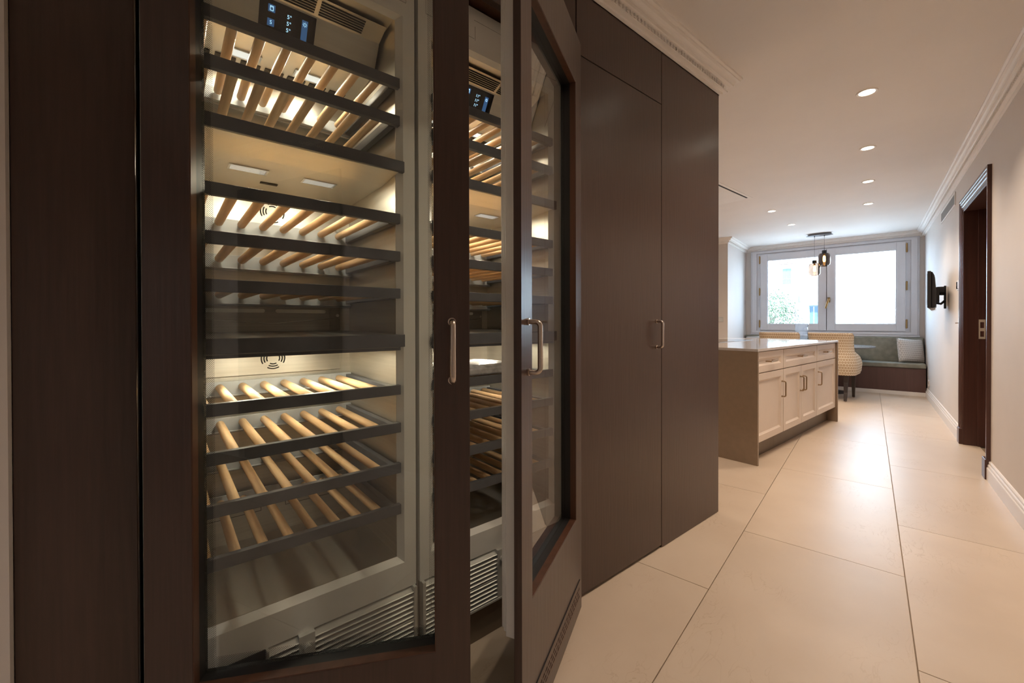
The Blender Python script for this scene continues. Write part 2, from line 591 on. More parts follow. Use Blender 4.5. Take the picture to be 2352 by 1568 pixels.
DA0, DA1, DZ = 4.305, 5.325, 2.045    # doorway in the right wall
w = MB()
w.box(-2.9, DA0, -0.86, -0.62, 0, CE)
w.box(DA1, 9.1, -0.86, -0.62, 0, CE)
w.box(DA0, DA1, -0.86, -0.62, DZ, CE)
w.box(DA0, DA1, -0.86, -0.80, 0, DZ)
struct(w.build('wall_right', WALLM, rotz=SK), 'long warm white painted wall with a doorway')

AW = 8.75
w = MB()
w.box(AW, AW + 0.25, -0.86, -0.46, 0, CE)
w.box(AW, AW + 0.25, 1.56, 4.6, 0, CE)
w.box(AW, AW + 0.25, -0.46, 1.56, 0, 0.90)
w.box(AW, AW + 0.25, -0.46, 1.56, 2.29, CE)
struct(w.build('wall_window', WALLM, rotz=SK), 'end wall around the wide window')
NA, NB = 7.45, 1.755
struct(MB().box(NA, AW + 0.02, NB, 4.6, 0, CE).build('wall_niche', WALLM, rotz=SK), 'pale wall projecting beside the window seat')
struct(MB().box(1.6, NA + 0.05, 4.2, 4.45, 0, CE).build('wall_kitchen', WALLM, rotz=SK), 'kitchen side wall')
struct(MB().box(-2.95, -2.7, -0.86, 2.4, 0, CE).build('wall_back', WALLM, rotz=SK), 'wall closing the hall')
struct(MB().box(-3.4, -0.199, 1.052, 1.35, 0, CE).build('wall_left', WALLM), 'warm white wall beside the dark filler panel')
w = MB()
w.box(-0.3, 2.36, 1.76, 1.95, 0, CE)
w.box(2.16, 2.36, 1.76, 4.7, 0, CE)
struct(w.build('wall_behind', WALLM), 'wall behind the cupboard run')

# cornice: profile (out, z)
def cprof(top):
    c = [(0.0, 0.0), (0.088, 0.0), (0.088, -0.010), (0.079, -0.015), (0.0785, -0.022), (0.066, -0.0225)]
    c += [(0.058, -0.0285), (0.054, -0.037), (0.053, -0.045), (0.042, -0.0455), (0.038, -0.049), (0.0255, -0.0485), (0.0255, -0.0715),
          (0.031, -0.072), (0.030, -0.077), (0.012, -0.0785), (0.011, -0.088), (0.0, -0.090)]
    return [(u, top + z) for u, z in c]

def dentils(path, side, pitch=0.026):
    m = MB()
    for p, q in zip(path[:-1], path[1:]):
        p, q = Vector(p), Vector(q)
        t = (q - p)
        L = t.length
        t.normalize()
        n = Vector((-t.y, t.x)) * side
        k = int(L / pitch)
        for i in range(k):
            c = p + t * ((i + 0.5) * L / k) + n * 0.0285
            # small chevron: two short slanted blocks
            c2 = Vector((c.x, c.y, CE - 0.0600))
            for sg in (1, -1):
                d = Vector((-t.x * 0.5, -t.y * 0.5, sg * 0.87)).normalized()
                pe = Vector((n.x, n.y, 0))
                m.obox(c2 + Vector((-t.x * 0.0025, -t.y * 0.0025, sg * 0.0050)), d * sg, pe, d.cross(pe), 0.0062, 0.0045, 0.0046)
    return m

tn = 0
def cornice(path, side, frame_rot, label):
    global tn
    tn += 1
    o = struct(MB().sweep(path, cprof(CE), side).build('trim_%d' % tn, PLAST, rotz=frame_rot), label)
    dentils(path, side).build('dentil_band', PLAST, o, kind='stuff')
    return o
cornice([(-2.7, -0.62), (AW, -0.62), (AW, NB), (NA, NB), (NA, 4.2)], 1, SK, 'white plaster cornice with dentil band along the wall with the doorway and above the window')
cornice([(-3.2, 1.052), (-0.199, 1.052), (-0.199, YC - 0.003), (2.396, YC - 0.003), (2.396, 1.76), (2.36, 1.76), (2.36, 4.5)], -1, 0, 'white plaster cornice with dentil band above the dark cupboards')

# skirting boards
SP = [(0, 0), (0.020, 0), (0.020, 0.082), (0.017, 0.086), (0.015, 0.0865), (0.015, 0.102), (0.011, 0.107), (0.010, 0.1075), (0.010, 0.122), (0.006, 0.127), (0, 0.128)]
struct(MB().sweep([(-2.7, -0.62), (4.222, -0.62)], SP, 1).build('baseboard_right', SKIRT, rotz=SK), 'white stepped skirting board running up to the dark door casing')
struct(MB().sweep([(5.405, -0.62), (8.27, -0.62)], SP, 1).build('baseboard_right', SKIRT, rotz=SK), 'white stepped skirting board between door casing and window seat')
struct(MB().sweep([(-3.0, 1.052), (-0.24, 1.052)], SP, -1).build('baseboard_left', SKIRT), 'white skirting board beside the dark filler panel')

# ------------------------------------------------------------------ doorway on the right wall
d1 = MB()
# stepped casing swept up, across and down
CP = [(0, 0), (0.022, 0), (0.022, 0.018), (0.019, 0.022), (0.019, 0.040), (0.015, 0.045), (0.015, 0.066), (0.010, 0.070), (0.010, 0.092), (0, 0.092)]
def casing(mb):
    # local a along the wall, b out of the wall, z up; profile u = proud of the wall, v = towards the opening
    oa0, oa1, oz = 4.225, 5.402, 2.122
    pts = [((oa0, 0), (1, 0)), ((oa0, oz), (1, -1)), ((oa1, oz), (-1, -1)), ((oa1, 0), (-1, 0))]
    m = len(CP)
    v, f = [], []
    for (a, z), (da, dz) in pts:
        for (u, q) in CP:
            v.append((a + da * q, -0.62 + u - 0.001, z + dz * q))
    for i in range(3):
        for k in range(m):
            k2 = (k + 1) % m
            f.append((i * m + k, i * m + k2, (i + 1) * m + k2, (i + 1) * m + k))
    f.append(tuple(range(m)))
    f.append(tuple(range(3 * m, 4 * m))[::-1])
    mb.add(v, f)
casing(d1)
door1 = struct(d1.build('door_1', DOORW, rotz=SK), 'dark walnut door casing and jambs in the warm white wall')
m = MB()
m.box(DA0, DA0 + 0.03, -0.80, -0.615, 0, DZ)
m.box(DA1 - 0.03, DA1, -0.80, -0.615, 0, DZ)
m.box(DA0 + 0.03, DA1 - 0.03, -0.80, -0.615, DZ - 0.03, DZ)
m.box(DA1 - 0.042, DA1 - 0.03, -0.80, -0.70, 0, DZ - 0.03)
m.build('jamb', DOORW, door1, bevel=0.002)
MB().box(DA0 + 0.03, DA1 - 0.042, -0.785, -0.745, 0.006, DZ - 0.032).build('door_leaf', DOORW, door1, bevel=0.002)
for a0, a1 in ((4.218, 4.322), (5.305, 5.409)):
    MB().box(a0, a1, -0.622, -0.592, 0, 0.135).build('plinth_block', DOORW, door1, bevel=0.004)
plate = MB()
ax = DA1 - 0.0425
for z0, z1 in ((0.918, 0.936), (0.984, 1.010), (1.060, 1.082)):
    plate.box(ax - 0.003, ax, -0.742, -0.704, z0, z1)
for z0, z1 in ((0.936, 0.984), (1.010, 1.060)):
    plate.box(ax - 0.003, ax, -0.742, -0.734, z0, z1)
    plate.box(ax - 0.003, ax, -0.712, -0.704, z0, z1)
plate.build('strike_plate', PLATE, door1)['label'] = 'satin nickel strike plate'

# a second dark door further back along the same wall, closed; a guess, added out of view for its dark reflection in the fridge door glass
def add_back_door(a0, a1):
    dn = struct(MB().box(a0, a1, -0.622, -0.600, 0, 2.12).build('reflection_door', DOORW, rotz=SK, bevel=0.004), 'closed dark walnut door added out of view for its reflection in the fridge glass')
    MB().box(a0 + 0.09, a1 - 0.09, -0.602, -0.590, 0.012, 2.03).build('door_leaf', DOORW, dn, bevel=0.003)
    return dn

add_back_door(-2.25, -1.14)

# ------------------------------------------------------------------ window
win = thing('window_1', 'wide white double casement window with brass hinges', 'window', (0, 0, 0), SK)
win['kind'] = 'structure'
m = MB()
def wring(mb, b0, b1, z0, z1, ib0, ib1, iz0, iz1, a0, a1):
    # frame in the b-z plane
    t = MB().ring(b0, b1, z0, z1, ib0, ib1, iz0, iz1, a0, a1)
    mb.add([(y, x, z) for (x, y, z) in t.v], t.f)
wring(m, -0.566, 1.666, 0.843, 2.345, -0.520, 1.620, 0.885, 2.305, AW - 0.022, AW + 0.01)
wring(m, -0.545, 1.645, 0.862, 2.330, -0.470, 1.570, 0.900, 2.295, AW - 0.036, AW + 0.01)
m.build('window_casing', WINW, win, bevel=0.004)
m = MB()
wring(m, -0.472, 1.572, 0.896, 2.297, -0.36, 1.46, 0.97, 2.22, AW - 0.014, AW + 0.10)
m.build('window_frame', WINW, win, bevel=0.003)
m = MB()
m.box(AW - 0.050, AW + 0.01, -0.570, 1.670, 0.828, 0.848)
m.build('window_sill', WINW, win, bevel=0.004)
for (s0, s1, g0, g1, nm) in ((-0.412, 0.546, -0.305, 0.433, 'r'), (0.551, 1.510, 0.661, 1.398, 'l')):
    m = MB()
    z0, z1, gz0, gz1 = 0.916, 2.276, 1.026, 2.160
    # stiles and rails as four members with visible joints
    for (p0, p1, q0, q1) in ((s0, g0 - 0.004, z0, z1), (g1 + 0.004, s1, z0, z1)):
        m.box(AW - 0.045, AW + 0.02, p0, p1, q0, q1)
    m2 = MB()
    m2.box(AW - 0.044, AW + 0.02, g0 - 0.0035, g1 + 0.0035, z0, gz0)
    m2.box(AW - 0.044, AW + 0.02, g0 - 0.0035, g1 + 0.0035, gz1, z1)
    sash = m.build('sash', WINW, win, bevel=0.003)
    m2.build('rail', WINW, sash, bevel=0.002)
    b = MB()
    wring(b, g0 - 0.004, g1 + 0.004, gz0 - 0.004, gz1 + 0.004, g0 + 0.006, g1 - 0.006, gz0 + 0.006, gz1 - 0.006, AW - 0.035, AW - 0.02)
    b.build('glazing_bead', WINW, sash)
    MB().box(AW - 0.016, AW - 0.010, g0 - 0.004, g1 + 0.004, gz0 - 0.004, gz1 + 0.004).build('pane', WGLASS, sash)
    bh = -0.424 if nm == 'r' else 1.522
    for zh in (1.028, 1.606, 2.180):
        h = MB()
        h.tube([(AW - 0.050, bh, zh - 0.062), (AW - 0.050, bh, zh + 0.062)], 0.0105, 10)
        h.tube([(AW - 0.050, bh, zh - 0.070), (AW - 0.050, bh, zh - 0.062)], [0.004, 0.0105], 10)
        h.tube([(AW - 0.050, bh, zh + 0.062), (AW - 0.050, bh, zh + 0.070)], [0.0105, 0.004], 10)
        h.box(AW - 0.047, AW - 0.034, bh - 0.010, bh + 0.010, zh - 0.058, zh + 0.058)
        h.build('hinge', BRASS, sash, smooth=True)
hd = MB()
hd.box(AW - 0.053, AW - 0.044, 0.500, 0.538, 1.385, 1.465)
hd.tube([(AW - 0.050, 0.52, 1.43), (AW - 0.085, 0.52, 1.43)], 0.011, 10)
hd.tube([(AW - 0.085, 0.515, 1.445), (AW - 0.088, 0.535, 1.38), (AW - 0.085, 0.558, 1.285)], [0.012, 0.015, 0.013], 10)
hd.build('window_handle', BRASS, win, smooth=True)
MB().box(AW - 0.047, AW - 0.02, 0.5463, 0.5507, 0.92, 2.27).build('meeting_gap', VOID, win)

# ================================================================== DARK CUPBOARD RUN
# left filler
fp = MB().box(-0.198, -0.042, YC, YC + 0.6, 0.0, 2.338).build('filler_panel', WOOD, bevel=0.0015)
tag(fp, 'narrow dark stained filler panel between white wall and first wine fridge', 'panel')

def bar_handle(parent, s, z0, z1, sign=-1, mat=None, proud=0.034, r=0.0065, name='handle'):
    """bow handle standing off a door face that lies in the local xz plane; sign gives the side it stands on"""
    y = sign * proud
    h = MB()
    c = 0.012
    pts = [(s, 0, z0 + r), (s, y + sign * -c, z0 + r)]
    for i in range(1, 5):
        a = i / 5 * PI / 2
        pts.append((s, y - sign * c + sign * c * math.sin(a), z0 + r + c * (1 - math.cos(a))))
    pts.append((s, y, z0 + r + c))
    pts.append((s, y, z1 - r - c))
    for i in range(1, 5):
        a = i / 5 * PI / 2
        pts.append((s, y - sign * c + sign * c * math.cos(a), z1 - r - c + c * math.sin(a)))
    pts += [(s, y - sign * c, z1 - r), (s, 0, z1 - r)]
    h.tube(pts, r, 10)
    for zz in (z0 + r, z1 - r):
        h.tube([(s, 0, zz), (s, sign * 0.006, zz)], r * 1.35, 12)
    return h.build(name, mat or NICK, parent, smooth=True)

# upper cabinet over the two fridges
uc = thing('upper_cabinet', 'dark upper cupboard band above the wine fridges under the cornice', 'cabinet', (0.57, YC, 2.095))
MB().box(-0.610, 0.634, 0.022, 0.60, 0.004, 0.243).build('body', WOOD_IN, uc)
MB().box(-0.610, 0.000, 0, 0.022, 0.0, 0.243).build('front_panel', WOOD, uc, bevel=0.0012)
MB().box(0.004, 0.634, 0, 0.022, 0.0, 0.243).build('front_panel', WOOD, uc, bevel=0.0012)

# tall cupboard with door and flap
tc_ = thing('tall_cabinet', 'tall dark stained cupboard with bow handle beside the open fridge door', 'cabinet', (1.208, YC, 0))
MB().box(0.0, 0.596, 0.024, 0.65, 0.0, 2.335).build('body', VOID, tc_)
dr = MB().box(0.002, 0.5945, 0.0, 0.022, 0.014, 2.0885).build('door', WOOD, tc_, bevel=0.0012)
bar_handle(dr, 0.548, 0.946, 1.078)
MB().box(0.002, 0.5945, 0.0, 0.022, 2.0925, 2.338).build('flap', WOOD, tc_, bevel=0.0012)
MB().box(0.002, 0.5945, 0.016, 0.03, 0.0, 0.0135).build('plinth', WOOD_IN, tc_)
# end unit: full-height fixed panel and side
eu = thing('end_cabinet', 'full-height dark stained end panel closing the cupboard run', 'cabinet', (1.806, YC, 0))
MB().box(0.0, 0.587, 0.0, 0.022, 0.002, 2.338).build('front_panel', WOOD, eu, bevel=0.0012)
MB().box(0.565, 0.587, 0.0225, 0.685, 0.002, 2.338).build('side_panel', WOOD, eu, bevel=0.0012)
MB().box(0.004, 0.560, 0.024, 0.65, 0.0, 2.335).build('body', VOID, eu)

# ================================================================== WINE FRIDGES
FWID = 0.603
XI0, XI1 = 0.053, 0.550          # inner walls
YB = 0.412                        # back wall, from the front plane
ROD_X = [0.3015 + (k - 3.5) * 0.0565 for k in range(8)]
SHELF_Z = [1.764, 1.657, 1.379, 1.272, 1.166, 0.891, 0.783, 0.667, 0.549]   # top of front rail
rod_mb = MB().tube([(0, 0.012, 0), (0, 0.370, 0), (0, 0.376, 0), (0, 0.379, 0)], [0.0112, 0.0112, 0.0085, 0.004], 12)
rod_src = [None]
lamp_shared = {}

def fan_arcs(mb, cx, y, cz, rs=(0.0185, 0.026, 0.0335)):
    for q in (0, PI / 2, PI, 3 * PI / 2):
        for r in rs:
            n = 7
            v, f = [], []
            for i in range(n):
                a = q + (i / (n - 1) - 0.5) * 1.05
                for rad in (r - 0.0019, r + 0.0019):
                    v.append((cx + rad * math.cos(a), y, cz + rad * math.sin(a)))
            for i in range(n - 1):
                f.append((2 * i, 2 * i + 1, 2 * i + 3, 2 * i + 2))
            mb.add(v, f)

def make_fridge(x0, label, hinge_left, ang, temp):
    fr = thing('wine_fridge', label, 'wine fridge', (x0, YF, 0), 0, 'built-in wine fridges')
    W = FWID
    # housing: back, sides, bottom, top as one lined steel box
    s = MB()
    s.box(0.02, XI0, 0.016, YB + 0.02, 0.37, 2.05)
    s.box(XI1, W - 0.02, 0.016, YB + 0.02, 0.37, 2.05)
    s.box(XI0, XI1, YB, YB + 0.02, 0.37, 2.05)
    s.box(XI0, XI1, 0.016, YB, 1.942, 1.96)
    s.box(XI0, XI1, 0.016, YB, 0.372, 0.392)
    s.build('liner', STEEL, fr)
    o = MB()
    o.box(0, 0.02, 0.02, 0.56, 0.13, 2.088)
    o.box(W - 0.02, W, 0.02, 0.56, 0.13, 2.088)
    o.box(0.02, W - 0.02, YB + 0.02, 0.56, 0.13, 2.088)
    o.box(0.02, W - 0.02, 0.02, YB + 0.02, 2.05, 2.088)
    o.box(0.02, W - 0.02, 0.02, YB + 0.02, 0.31, 0.37)
    o.build('housing', WHITE, fr)
    # white front frame with a chamfered lip
    f = MB()
    f.ring(0, W, 0.300, 2.088, 0.036, W - 0.036, 0.376, 1.948, 0, 0.02)
    oo = [(0.036, 0.376), (W - 0.036, 0.376), (W - 0.036, 1.948), (0.036, 1.948)]
    ii = [(XI0, 0.392), (XI1, 0.392), (XI1, 1.938), (XI0, 1.938)]
    v = [(a, 0.0, b) for a, b in oo] + [(a, 0.017, b) for a, b in ii]
    f.add(v, [(k, (k + 1) % 4, 4 + (k + 1) % 4, 4 + k) for k in range(4)])
    frm = f.build('front_frame', WHITE, fr)
    m = MB()
    m.box(0.40, 0.4012, -0.0006, 0.004, 1.985, 2.03)
    m.box(W - 0.40, W - 0.3988, -0.0006, 0.004, 1.985, 2.03)
    m.box(W - 0.026, W - 0.025, -0.0006, 0.004, 1.99, 2.088)
    m.box(0.025, 0.026, -0.0006, 0.004, 1.99, 2.088)
    m.box(0.026, 0.20, -0.0006, 0.004, 1.989, 1.990)
    m.box(W - 0.20, W - 0.026, -0.0006, 0.004, 1.989, 1.990)
    m.box(0.20, W - 0.20, -0.0006, 0.004, 2.049, 2.050)
    m.build('frame_joint', STEELD, frm)
    # louvred toe grille
    g = thing_part('toe_grille', fr, (0 if hinge_left else W, 0, 0))
    if not hinge_left: g.scale.x = -1
    gb = MB()
    xl = 0.215
    gb.box(xl, W - 0.004, 0.010, 0.016, 0.132, 0.298)
    gb.build('grille_backing', STEELD, g)
    gf = MB()
    gf.box(W - 0.013, W - 0.003, -0.014, 0.010, 0.132, 0.300)
    gf.box(xl, xl + 0.006, -0.014, 0.010, 0.132, 0.300)
    gf.box(xl, W - 0.003, -0.014, 0.010, 0.132, 0.139)
    gf.box(xl, W - 0.003, -0.010, 0.010, 0.205, 0.2075)
    gf.box(0.285, 0.322, -0.013, 0.010, 0.139, 0.300)
    gf.build('grille_frame', LOUV, g, bevel=0.001)
    MB().tube([(0.3035, -0.012, 0.268), (0.3035, -0.022, 0.268)], 0.0085, 14).build('release_button', LOUV, g, smooth=True)
    for (xa, xb) in ((xl + 0.006, 0.285), (0.322, W - 0.013)):
        for k in range(11):
            z = 0.144 + k * 0.0139 + (0.002 if k > 4 else 0)
            sl = MB()
            sl.prism([(-0.012, z), (-0.010, z + 0.0015), (0.010, z + 0.0105), (0.010, z + 0.008)], 'x', xa, xb)
            sl.build('slat', LOUV, g)
    MB().box(0.004, xl, -0.002, 0.012, 0.135, 0.298).build('hinge_cover', BLACK, g)
    # shelves
    for i, zt in enumerate(SHELF_Z):
        m = MB()
        # front rail, side rails, notched rear rail
        m.box(XI0 - 0.004, XI1 + 0.006, -0.004, 0.012, zt - 0.028, zt)
        m.box(XI0 + 0.004, XI0 + 0.022, 0.012, 0.385, zt - 0.030, zt - 0.004)
        m.box(XI1 - 0.022, XI1 - 0.004, 0.012, 0.385, zt - 0.030, zt - 0.004)
        m.box(XI0 + 0.001, XI0 + 0.004, 0.03, 0.37, zt - 0.022, zt - 0.012)
        m.box(XI1 - 0.004, XI1 - 0.001, 0.03, 0.37, zt - 0.022, zt - 0.012)
        sh = m.build('shelf', GRAPH, fr, bevel=0.0012)
        m = MB()
        m.box(XI0 + 0.004, XI1 - 0.004, 0.385, 0.392, zt - 0.046, zt + 0.002)
        m.box(XI0 + 0.004, XI1 - 0.004, 0.372, 0.386, zt - 0.041, zt - 0.038)
        m.build('rear_rail', RAILG, sh, bevel=0.001)
        for x in ROD_X:
            if rod_src[0] is None:
                rod_src[0] = rod_mb.build('rod', BEECH, sh, (x, 0, zt - 0.014), smooth=True)
            else:
                inst(rod_src[0], sh, (x, 0, zt - 0.014))
    # control fascia
    c = MB()
    c.prism([(0.054, 1.933), (0.109, 1.913), (0.150, 1.842), (0.160, 1.842), (0.160, 1.936)], 'x', XI0 + 0.008, XI1 - 0.008)
    ctl = c.build('control_fascia', STEEL, fr, bevel=0.0015)
    c = MB().prism([(0.150, 1.842), (YB - 0.001, 1.836), (YB - 0.001, 1.85), (0.150, 1.856)], 'x', XI0 + 0.006, XI1 - 0.006)
    c.build('lamp_ceiling', STEEL, ctl)
    # vent slots on the upper face, two banks of five
    nv = Vector((0, 0.109 - 0.054, 1.913 - 1.933)).normalized()
    up_n = Vector((0, -0.34, -0.94)).normalized()
    for (xa, xb) in ((0.205, 0.355), (0.366, 0.484)):
        for k in range(6):
            cpos = Vector(((xa + xb) / 2, 0.054, 1.933)) + nv * (0.011 + k * 0.0075)
            q = MB().obox(cpos + up_n * 0.0008, (1, 0, 0), nv, up_n, (xb - xa) / 2, 0.0018, 0.0012)
            q.build('vent_slot', VOID, ctl)
    # touch display on the inclined face
    a_, b_ = Vector((0, 0.109, 1.913)), Vector((0, 0.150, 1.842))
    dn = (b_ - a_).normalized()
    fn = Vector((0, dn.z, -dn.y)).normalized()
    if fn.y > 0: fn = -fn
    def on_face(x, t, h=0.0):
        return a_ + Vector((x, 0, 0)) + dn * t + fn * h
    dmb = MB().obox(on_face(0.2965, 0.042, 0.001), (1, 0, 0), dn, fn, 0.068, 0.038, 0.0015)
    disp = dmb.build('display', SCREEN, ctl, bevel=0.0008)
    Mx = Matrix((Vector((1, 0, 0)), -dn, fn)).transposed().to_euler()
    for k in range(3):
        text_mesh('digits', temp + '\u00b0', 0.013, DIGIT, disp, on_face(0.2985, 0.028 + 0.0155 * k, 0.0030), Mx)
    MB().obox(on_face(0.2565, 0.023, 0.0027), (1, 0, 0), dn, fn, 0.0082, 0.0085, 0.0002).build('touch_key', DIGITD, disp)
    MB().obox(on_face(0.2565, 0.055, 0.0027), (1, 0, 0), dn, fn, 0.0082, 0.0085, 0.0002).build('touch_key', DIGITD, disp)
    MB().obox(on_face(0.3370, 0.046, 0.0027), (1, 0, 0), dn, fn, 0.0075, 0.0260, 0.0002).build('touch_key', DIGITD, disp)
    text_mesh('key_letter', 'S', 0.012, DIGIT, disp, on_face(0.2565, 0.055, 0.0032), Mx)
    ic = MB()
    for (dx, dt, hx, ht) in ((-0.0035, 0, 0.0006, 0.005), (0.0035, 0, 0.0006, 0.005), (0, -0.005, 0.004, 0.0006), (0, 0.005, 0.004, 0.0006), (0, -0.003, 0.003, 0.0005)):
        ic.obox(on_face(0.2565 + dx, 0.023 + dt, 0.0032), (1, 0, 0), dn, fn, hx, ht, 0.0002)
    ic.build('key_icon', DIGIT, disp)
    ic = MB()
    for k in range(8):
        a = k * PI / 4
        d_ = Vector((1, 0, 0)) * math.cos(a) + dn * math.sin(a)
        ic.obox(on_face(0.3370, 0.030, 0.0032) + d_ * 0.0046, d_, fn.cross(d_), fn, 0.0013, 0.0004, 0.0002)
    for k in range(12):
        a = k * PI / 6
        d_ = Vector((1, 0, 0)) * math.cos(a) + dn * math.sin(a)
        ic.obox(on_face(0.3370, 0.030, 0.0032) + d_ * 0.0026, fn.cross(d_), d_, fn, 0.0007, 0.0003, 0.0002)
    ic.build('key_icon', DIGIT, disp)
    # compartment dividers with lamps below them
    def lamps(parent, z, y, grille):
        for x in (0.212, 0.391):
            lb = MB()
            lb.ring(x - 0.046, x + 0.046, y - 0.022, y + 0.022, x - 0.041, x + 0.041, y - 0.018, y + 0.018, z - 0.0022, z + 0.001)
            # ring() lies in xz: turn it flat
            lb.v = [(p[0], p[2], p[1]) for p in lb.v]
            if grille:
                for q in (-0.0132, -0.0066, 0.0, 0.0066, 0.0132):
                    lb.box(x - 0.041, x + 0.041, y + q - 0.0016, y + q + 0.0016, z - 0.0020, z)
            lm = lb.build('lamp', CHROME, parent)
            MB().box(x - 0.040, x + 0.040, y - 0.017, y + 0.017, z - 0.0006, z + 0.0006).build('lamp_lens', FLED, lm)
            ld = lamp_shared.get('d')
            if ld is None:
                ld = bpy.data.lights.new('fridge_lamp', 'AREA')
                ld.shape = 'RECTANGLE'
                ld.size = 0.08
                ld.size_y = 0.02
                ld.energy = FRIDGE_W
                ld.color = (1.0, 0.87, 0.66)
                lamp_shared['d'] = ld
            lo = bpy.data.objects.new('fridge_lamp', ld)
            COL.objects.link(lo)
            lo.parent = lm
            lo.location = (x, y, z - 0.004)
    lamps(ctl, 1.8375, 0.290, False)
    for k in range(7):
        MB().box(0.088 + k * 0.062, 0.138 + k * 0.062, 0.322, 0.350, 1.8350, 1.8385).build('air_slot', VOID, ctl)
    dv = MB()
    dv.prism([(-0.008, 1.494), (-0.008, 1.526), (0.006, 1.529), (YB - 0.001, 1.529), (YB - 0.001, 1.484), (0.10, 1.484), (0.014, 1.4935)], 'x', XI0 + 0.001, XI1 - 0.001)
    d3 = dv.build('zone_divider', STEEL, fr)
    MB().box(XI0 - 0.012, XI1 + 0.014, -0.016, -0.002, 1.4945, 1.526).build('divider_front', GRAPH, d3, bevel=0.0015)
    text_mesh('logo', 'GAGGENAU', 0.0105, LOGO, d3, (0.318, -0.0168, 1.5075), (PI / 2, 0, 0))
    lamps(d3, 1.4835, 0.195, True)
    MB().box(0.255, 0.30, 0.29, 0.305, 1.482, 1.4845).build('latch', VOID, d3)
    dv = MB()
    dv.prism([(-0.008, 0.998), (-0.008, 1.034), (0.006, 1.036), (YB - 0.001, 1.040), (YB - 0.001, 0.986), (0.10, 0.986), (0.014, 0.994)], 'x', XI0 + 0.001, XI1 - 0.001)
    d7 = dv.build('zone_divider', STEELD, fr)
    MB().box(XI0 - 0.012, XI1 + 0.014, -0.016, -0.002, 1.000, 1.035).build('divider_front', GRAPH, d7, bevel=0.0015)
    MB().box(XI0 - 0.004, XI1 + 0.004, -0.008, 0.03, 0.990, 1.000).build('divider_lip', GRAPH, d7, bevel=0.0015)
    lamps(d7, 0.9855, 0.195, True)
    # back panels with fan openings and screws
    bp = MB().box(XI0 + 0.004, XI1 - 0.035, YB - 0.008, YB - 0.001, 0.905, 0.985).build('back_panel', STEEL, fr, bevel=0.001)
    fa = MB(); fan_arcs(fa, 0.305, YB - 0.0086, 0.955); fa.build('fan_opening', VOID, bp)
    bp2 = MB().box(XI0 + 0.004, XI1 - 0.035, YB - 0.008, YB - 0.001, 1.33, 1.482).build('back_panel', STEEL, fr, bevel=0.001)
    fa = MB(); fan_arcs(fa, 0.305, YB - 0.0086, 1.425); fa.build('fan_opening', VOID, bp2)
    bp3 = MB().box(XI0 + 0.004, XI1 - 0.035, YB - 0.010, YB - 0.001, 1.041, 1.135).build('back_panel', STEELD, fr, bevel=0.001)
    for (xa, xb) in ((0.118, 0.282), (0.312, 0.466)):
        sl = []
        for k in range(13):
            a = PI / 2 + k / 12 * PI
            sl.append((xa + 0.006 + 0.006 * math.cos(a), 1.107 + 0.006 * math.sin(a)))
        for k in range(13):
            a = -PI / 2 + k / 12 * PI
            sl.append((xb - 0.006 + 0.006 * math.cos(a), 1.107 + 0.006 * math.sin(a)))
        MB().prism(sl, 'y', YB - 0.0112, YB - 0.0095).build('air_slot', SLOTLIT, bp3)  # pale plug, its colour stands for light coming through the slot
    MB().tube([(XI0 + 0.006, YB - 0.011, 1.086), (0.3015, YB - 0.011, 1.066), (XI1 - 0.037, YB - 0.011, 1.086)], 0.0011, 6).build('drip_edge', CHROME, bp3)
    for (par, z) in ((bp, 0.972), (bp2, 1.392), (bp3, 1.094)):
        MB().tube([(0.505, YB - 0.007, z), (0.505, YB - 0.0125, z)], 0.0055, 12).build('screw', CHROME, par, smooth=True)
    # drain channel lines low on the back wall
    dr_ = MB()
    for (xa, xb, za, zb) in ((0.10, 0.27, 0.47, 0.47), (0.34, 0.50, 0.47, 0.47)):
        dr_.tube([(xa, YB - 0.001, za + 0.02), (xa, YB - 0.001, za), (xb, YB - 0.001, zb), (xb, YB - 0.001, zb + 0.02)], 0.0009, 6)
    dr_.build('drain_groove', VOID, fr)
    # shelf runners on the walls
    # ---------------- door
    hx = -0.033 - (-0.037) if hinge_left else FWID - 0.001
    hy = 1.027 - YF
    sg = 1 if hinge_left else -1
    D = MB()
    def X(s_): return s_ * sg
    S0, S1, A0, A1 = 0.0, 0.603, 0.078, 0.530
    def dring(mb, s0, s1, z0, z1, a0, a1, b0, b1, y0, y1):
        p0, p1 = sorted((X(s0), X(s1)))
        q0, q1 = sorted((X(a0), X(a1)))
        return mb.ring(p0, p1, z0, z1, q0, q1, b0, b1, y0, y1)
    dring(D, S0, S1, 0.016, 2.087, A0, A1, 0.372, 1.910, 0, 0.020)
    door = D.build('door', WOOD, fr, (hx, hy, 0), ang, bevel=0.0012)
    door['label'] = 'dark stained glazed door standing ajar'
    rv = MB(); dring(rv, A0, A1, 0.372, 1.910, A0 + 0.002, A1 - 0.002, 0.374, 1.908, 0.001, 0.021)
    rv.build('reveal', WOOD_IN, door)
    rv = MB(); dring(rv, A0 - 0.01, A1 + 0.01, 0.362, 1.920, A0 + 0.0015, A1 - 0.0015, 0.3735, 1.9085, 0.021, 0.054)
    rv.build('glazing_gasket', BLACK, door)
    ln = MB()
    dring(ln, 0.012, 0.592, 0.304, 2.040, A0 - 0.008, A1 + 0.008, 0.364, 1.918, 0.0205, 0.047)
    dring(ln, 0.020, 0.586, 0.311, 2.030, A0 - 0.008, A1 + 0.008, 0.364, 1.918, 0.047, 0.055)
    ln.build('door_lining', WHITE, door, bevel=0.0025)
    gk = MB()
    dring(gk, 0.024, 0.581, 0.316, 2.022, 0.044, 0.558, 0.345, 1.975, 0.055, 0.062)
    gk.build('door_seal', WHITE, door, bevel=0.002)
    p0, p1 = sorted((X(A0 - 0.004), X(A1 + 0.004)))
